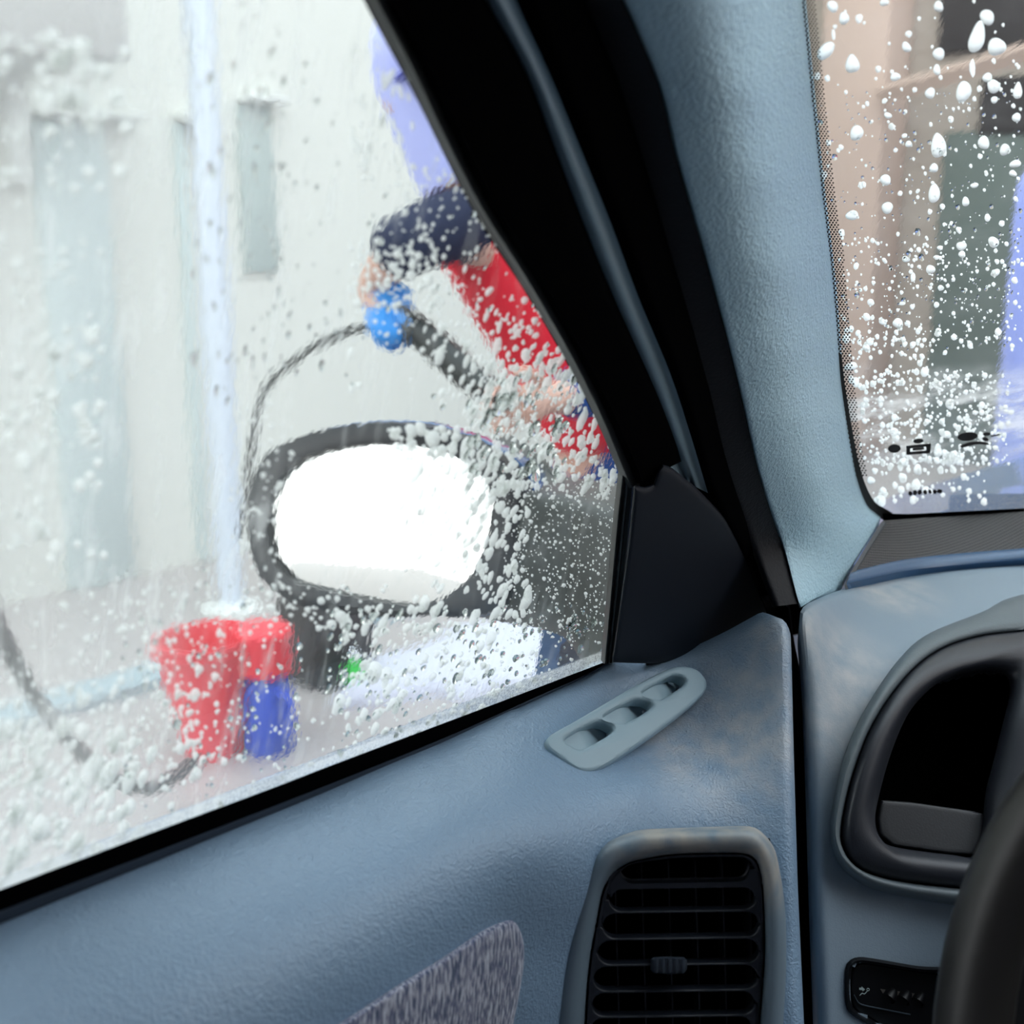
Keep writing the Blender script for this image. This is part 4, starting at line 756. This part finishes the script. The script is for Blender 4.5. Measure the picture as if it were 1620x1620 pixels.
a = ony(1395, 150, WY-.3); b = ony(1700, 60, WY-.6); tag(tube('cross_beam', [a, b], .045, m_tan, n=4, m=4, smooth=False), 'tan beam sloping across the brown wall ahead', 'beam')
o = box('wet_strip', (-1.6, 1.9, 0), (-.02, 5.9, .012), M('dark_green_mat', (.07, .085, .075), .6)); o.name = 'rubber_mat'; tag(o, 'dark green mat on the paving at the foot of the brown wall', 'mat')
# blue van, only its corner in view
va = P(1560, 650, 3.3); van = thing('van', (va[0]+1, va[1]+.6, 0), 'violet-blue van corner at the edge of the windscreen view', 'van'); m_van = M('violet_blue_paint', (.30, .36, .78), .35)
x0, y0 = va[0], va[1]
box('van_body', (x0, y0, .28), (x0+1.7, y0+2.2, 1.32), m_van, van, .08, 4); box('van_cab', (x0+.12, y0+.5, 1.28), (x0+1.58, y0+2.1, 1.75), m_van, van, .10, 4)
box('van_window', (x0+.25, y0+.485, 1.36), (x0+1.45, y0+.51, 1.66), m_hblk, van, .03)
box('bumper', (x0+.03, y0-.04, .32), (x0+1.67, y0+.03, .47), m_darkw, van, .03)
for dx in (.22, 1.48):
    for dy in (.45, 1.75):
        w = lathe('wheel', [(.02, -.09), (.24, -.09), (.29, -.06), (.29, .06), (.24, .09), (.02, .09)], (x0+dx, y0+dy, .303), m_void, van, 32, tilt=(0, math.pi/2), cap=(True, True))
# ================================================================== water and suds on the glass
def drops(name, items, plane, thick, mat, parent, squash=.35, seg=9, irregular=.18, closed=False):
    """items: (px, py, half width px, half length px, angle) on the outer face"""
    nn = plane.n if plane.n@(EYE-plane.p) > 0 else -plane.n
    ang = np.linspace(0, 2*math.pi, seg, endpoint=False); V = []; Fs = []; base = 0
    A = np.array(items, float); t = plane(A[:, 0], A[:, 1]); C = P(A[:, 0], A[:, 1], t)-nn*(thick+.00002)
    # local axes on the pane from screen axes
    C2 = P(A[:, 0]+1, A[:, 1], plane(A[:, 0]+1, A[:, 1]))-P(A[:, 0], A[:, 1], t); C3 = P(A[:, 0], A[:, 1]+1, plane(A[:, 0], A[:, 1]+1))-P(A[:, 0], A[:, 1], t)
    for i in range(len(A)):
        w, l, r = A[i, 2], A[i, 3], A[i, 4]; rad = 1+irregular*rng.normal(size=seg)*.5
        lx = w*np.cos(ang)*rad; ly = l*np.sin(ang)*rad*np.where(np.sin(ang) > 0, 1.15, .9)
        X = lx*math.cos(r)-ly*math.sin(r); Y = lx*math.sin(r)+ly*math.cos(r); h = squash*min(w, l)*np.linalg.norm(C2[i])
        for s, z in ((1, 0), (.82, .6), (.42, .95)):
            V.append(C[i]+(X*s)[:, None]*C2[i]+(Y*s)[:, None]*C3[i]-nn*h*z)
        V.append((C[i]-nn*h)[None]); nv = 3*seg+1
        Fs.append([tuple(base+k for k in range(seg))] if closed else [])
        for a_ in range(2):
            Fs[-1] += [(base+a_*seg+j, base+a_*seg+(j+1) % seg, base+(a_+1)*seg+(j+1) % seg, base+(a_+1)*seg+j) for j in range(seg)]
        Fs[-1] += [(base+2*seg+j, base+2*seg+(j+1) % seg, base+3*seg) for j in range(seg)]
        base += nv
    V = np.concatenate(V); me = bpy.data.meshes.new(name); me.from_pydata(V.tolist(), [], [f for q_ in Fs for f in q_]); fixn(me)
    return link(name, me, mat, parent)
gx, gy = np.array(gp)[:, 0], np.array(gp)[:, 1]
def inside(x, y, poly=gp):
    c = False; n = len(poly)
    for i in range(n):
        (x1, y1), (x2, y2) = poly[i], poly[i-1]
        if (y1 > y) != (y2 > y) and x < (x2-x1)*(y-y1)/(y2-y1)+x1: c = not c
    return c
def scatter(n, x0, x1, y0, y1, r, el=1.0, ang=0, sig=.35, poly=gp, blobs=None):
    o = []
    while len(o) < n:
        x, y = rng.uniform(x0, x1), rng.uniform(y0, y1)
        if not inside(x, y, poly): n -= 1; continue
        k = r*math.exp(rng.normal()*sig); o.append((x, y, k, k*el*(1+.2*rng.normal()*(el > 1.2)), ang+rng.normal()*.15))
    return o
def nb(items, n=5, rad=40, k=.7):        # small companions round the larger ones
    o = list(items)
    for it in items:
        for _ in range(rng.poisson(n)):
            o.append((it[0]+rng.normal()*rad, it[1]+rng.normal()*rad, it[2]*k*rng.uniform(.3, 1), it[3]*k*rng.uniform(.3, 1), it[4]))
    return [i for i in o if inside(i[0], i[1])]
A1 = .42
suds = scatter(60, 0, 210, 60, 330, 7, 1.1) + scatter(20, 60, 180, 60, 200, 11, 1.2) + scatter(110, -20, 170, 380, 900, 6.5, 1.1) + scatter(70, 20, 170, 520, 720, 6)
suds += scatter(200, -20, 230, 1150, 1430, 6.5, 1.6, A1) + scatter(110, -20, 330, 1080, 1260, 4.5, 1.3, A1) + scatter(200, 0, 360, 900, 1150, 3.0, 1.2)
suds += scatter(130, 370, 470, 640, 980, 3) + scatter(60, 420, 620, 930, 1000, 3.2) + scatter(130, 230, 450, 960, 1220, 2.3, 1.2)
suds += scatter(60, 620, 760, 680, 730, 4, 1.2) + scatter(330, 560, 900, 260, 560, 2.4, 1.2, A1) + scatter(170, 690, 960, 470, 640, 3.2, 1.9, A1)
suds += scatter(220, 740, 985, 560, 780, 3.6, 2.0, A1) + scatter(420, 760, 985, 560, 790, 2.0, 1.5, A1) + scatter(130, 560, 700, 380, 500, 3.4, 1.1)
suds += scatter(150, 740, 840, 720, 980, 3.4, 1.9, A1) + scatter(900, 800, 980, 760, 1020, 1.0, 1.2, 0, .4) + scatter(60, 800, 970, 780, 1060, 1.8)
suds += scatter(80, 640, 800, 700, 960, 3.6, 1.9, A1) + scatter(110, 560, 960, 250, 650, 2.4, 1.5, A1) + scatter(60, 560, 660, 60, 260, 3.0, 2.6, .1)
suds += scatter(220, 540, 800, 960, 1180, 3.6, 1.6, A1) + scatter(200, 600, 930, 980, 1160, 2.0, 1.3, A1) + scatter(140, 200, 620, 1100, 1330, 2.5, 1.3, A1)
suds = [s for s in suds if inside(s[0], s[1])]
o = drops('soap_droplets', suds, SIDE, .004, m_suds, door); tag(o, 'milky soap droplets over the side window', kind='stuff')
wat = scatter(60, 560, 960, 250, 650, 2.6, 1.5, A1) + scatter(220, 520, 960, 960, 1180, 2.8, 1.6, A1) + scatter(110, 300, 460, 0, 640, 2.0, 3.0, 0) + scatter(120, 200, 560, 900, 1300, 3.0, 1.2) + scatter(60, 400, 560, 100, 640, 2.0, 1.6) + scatter(60, 740, 900, 600, 760, 4, 2.0, A1)
o = drops('water_droplets', wat, SIDE, .004, m_drop, door, squash=.10, closed=True); tag(o, 'clear water droplets over the side window', kind='stuff')
# windscreen: the large blobs one by one
big = [(1321, 17, 8, 9.5), (1339, 36, 8.5, 9), (1352, 108, 11, 15), (1310, 87, 11, 16, .7), (1322, 60, 3, 8, .2), (1296, 126, 4.5, 6.5), (1358, 217, 10, 12, .8), (1351, 347, 10, 7.5), (1404, 291, 9, 8), (1407, 335, 9, 9, -.6), (1404, 4, 0, 0), (1489, 17, 8, 8), (1491, 0, 9, 6), (1403, 10, 7, 6), (1420, 128, 8, 6.5), (1393, 114, 5, 6), (1441, 59, 6, 5.5), (1438, 81, 7, 8), (1489, 92, 10, 9), (1486, 117, 6, 8), (1475, 154, 8, 8.5), (1550, 66, 13, 24, .28), (1566, 34, 11, 12), (1581, 81, 14, 14), (1528, 152, 12, 16, .2), (1542, 112, 5, 14, .3), (1566, 129, 8, 7), (1576, 143, 11, 10), (1577, 164, 6, 5), (1614, 150, 7, 14), (1488, 237, 12, 20), (1481, 272, 7, 7), (1481, 312, 9, 16, .15), (1560, 232, 8.5, 11), (1593, 243, 8, 9, .4), (1554, 252, 4.5, 4.5), (1612, 192, 7, 7), (1610, 265, 9, 6), (1606, 280, 6, 5), (1531, 325, 6, 7), (1545, 299, 6.5, 4), (1408, 189, 6, 5), (1414, 205, 5.5, 6), (1434, 220, 5, 3.5), (1441, 234, 6, 4.5), (1420, 243, 4, 3.5), (1365, 298, 4, 6), (1575, 389, 9, 8), (1524, 395, 8, 7), (1525, 408, 6, 5), (1436, 416, 6, 5), (1475, 432, 7, 7), (1447, 443, 4, 7), (1490, 397, 5, 3.5), (1588, 358, 5, 4.5), (1485, 412, 5, 4), (1578, 437, 8, 5, -.4), (1491, 460, 5, 5), (1438, 516, 5, 5), (1423, 517, 9, 7), (1373, 555, 6, 6), (1487, 527, 5, 4), (1399, 515, 6, 5), (1430, 785-300, 5, 3), (1486, 718, 7, 10), (1505, 731, 8, 11, .5), (1520, 735, 6, 6), (1432, 736, 8, 6.5), (1454, 748, 7, 8), (1505, 645, 7, 8), (1386, 749, 5, 5), (1380, 765, 6, 6), (1362, 546, 4, 5), (1349, 585, 10, 6, -.4), (1602, 656, 5, 4), (1577, 712, 5, 4)]
big = [b_ for b_ in big if b_[2] > 0]
nn = SCREEN.n if SCREEN.n@(EYE-SCREEN.p) > 0 else -SCREEN.n
LBL = {(1321, 17): 'round suds blob in the top corner of the windscreen beside the pillar', (1339, 36): 'round suds blob just below and right of the topmost corner one', (1352, 108): 'egg-shaped white suds blob second in from the pillar trim', (1310, 87): 'tapering white suds blob tight beside the pillar trim',
 (1358, 217): 'leaf-shaped white suds blob near the pillar trim', (1351, 347): 'flat oval suds blob near the pillar below the leaf-shaped one', (1404, 291): 'oval suds blob right of the pinkish column, upper of a stacked pair', (1407, 335): 'tilted suds blob right of the pinkish column, lower of a stacked pair',
 (1489, 17): 'round suds blob hanging from the top edge under a half-cut one', (1491, 0): 'suds blob cut by the top edge of the picture', (1403, 10): 'small suds blob by the top edge left of the half-cut one', (1420, 128): 'oval suds blob at the left end of the tan beam',
 (1438, 81): 'drop-shaped suds blob above the left end of the tan beam', (1489, 92): 'broad heart-like suds blob above the middle of the tan beam', (1486, 117): 'small suds blob on the tan beam under the heart-like one', (1475, 154): 'round suds blob under the middle of the tan beam',
 (1550, 66): 'longest white suds blob, slanting, at the top of the windscreen', (1566, 34): 'round suds head on top of the longest slanting blob', (1581, 81): 'large round white suds blob just right of the longest slanting one', (1528, 152): 'broad suds blob at the lower end of the slanting trail',
 (1566, 129): 'upper left suds blob of the touching trio below the tan beam', (1576, 143): 'largest suds blob of the touching trio below the tan beam', (1577, 164): 'lowest suds blob of the touching trio below the tan beam', (1614, 150): 'long suds blob at the right picture edge below the tan beam',
 (1488, 237): 'tall white suds blob with a trail in the middle of the windscreen view', (1481, 272): 'small suds blob directly under the tall middle one', (1481, 312): 'ragged suds blob ending the trail of the tall middle one', (1560, 232): 'upright oval suds blob over the grey-green shutter', (1593, 243): 'tilted oval suds blob right of the upright oval one over the shutter',
 (1612, 192): 'round suds blob at the right picture edge above the tilted oval one', (1610, 265): 'wide suds blob at the right picture edge above a smaller one', (1606, 280): 'small wide suds blob at the right picture edge, lower of two', (1531, 325): 'small suds blob alone in the middle of the grey-green shutter', (1545, 299): 'small flat suds blob above the lone one on the grey-green shutter',
 (1441, 234): 'low oval suds blob left of the tall middle one', (1408, 189): 'small oval suds blob left of the tall middle one, highest of three', (1575, 389): 'round suds blob beside the top of the violet-blue van', (1524, 395): 'suds blob low on the grey-green shutter, upper of two touching', (1525, 408): 'suds blob low on the grey-green shutter, lower of two touching',
 (1436, 416): 'round suds blob where the fine speckles begin, left one', (1475, 432): 'round suds blob where the fine speckles begin, right one', (1578, 437): 'flat tilted suds blob beside the van side', (1423, 517): 'wide suds blob in the thick of the fine speckles', (1373, 555): 'round suds blob beside the dotted border low down',
 (1399, 515): 'suds blob left of the wide one among the fine speckles', (1486, 718): 'upright suds blob right of the boxed printed mark', (1505, 731): 'slanting suds blob under the oval printed mark', (1520, 735): 'small suds blob right of the slanting one under the oval printed mark', (1432, 736): 'suds blob under the boxed printed mark, left one',
 (1454, 748): 'suds blob under the boxed printed mark, right one', (1505, 645): 'suds blob above the oval printed mark', (1380, 765): 'suds blob in the bottom corner of the windscreen', (1349, 585): 'flat tilted suds blob touching the dotted border'}
small = [(b_[0], b_[1], b_[2], b_[3], 0.0) for b_ in big if (b_[0], b_[1]) not in LBL]; big = [b_ for b_ in big if (b_[0], b_[1]) in LBL]
for it in big:
    x, y, w, l = it[:4]; r = it[4] if len(it) > 4 else rng.normal()*.2; seg = 22; a = np.linspace(0, 2*math.pi, seg, endpoint=False); lab = LBL.get((x, y))
    rad = 1+.07*np.sin(2*a+rng.uniform(0, 6))+.06*np.sin(3*a+rng.uniform(0, 6)); px_ = w*np.cos(a)*rad; py_ = l*np.sin(a)*rad*np.where(np.sin(a) < 0, 1.1, .95)
    if l > 1.35*w: px_ *= np.interp(np.sin(a), [-1, 0, 1], [.75, .95, 1.1])
    X = px_*math.cos(r)-py_*math.sin(r); Y = px_*math.sin(r)+py_*math.cos(r); L = []
    c0 = P(x, y, float(SCREEN(x, y)))-nn*.0051
    for s, z in ((1, 0), (.93, .45), (.75, .8), (.45, 1), (.12, 1.06)):
        qq = P(x+X*s, y+Y*s, SCREEN(x+X*s, y+Y*s))-nn*(.0051+z*.45*min(w, l)*.00042); L.append(qq)
    me_o = loft('foam_blob', [l_-c0 for l_ in L], m_foam, caps=(False, True)); me_o.location = tuple(c0)
    tag(me_o, lab, 'foam', 'suds blobs on the windscreen')
scp = so
ms = scatter(380, 1330, 1620, 380, 560, 1.6, 1.1, 0, .5, scp) + scatter(520, 1360, 1600, 590, 740, 2.3, 1.1, 0, .4, scp) + scatter(160, 1340, 1620, 100, 480, 1.8, 1.2, 0, .4, scp) + scatter(100, 1340, 1500, 520, 620, 2.6, 1.2, 0, .4, scp) + scatter(90, 1380, 1560, 720, 800, 3, 1.2, 0, .5, scp) + scatter(60, 1300, 1620, 0, 400, 3.2, 1.2, 0, .4, scp)
ms += small
tag(drops('fine_suds', ms, SCREEN, .005, m_foam, scr), 'fine white suds speckled over the windscreen', kind='stuff')
ms = scatter(360, 1300, 1620, 150, 560, 1.4, 1.2, 0, .5, scp)
tag(drops('water_beads', ms, SCREEN, .005, m_drop, scr, squash=.06, closed=True), 'clear beads of water over the windscreen', kind='stuff')
bpy.data.materials.remove(m_glass)
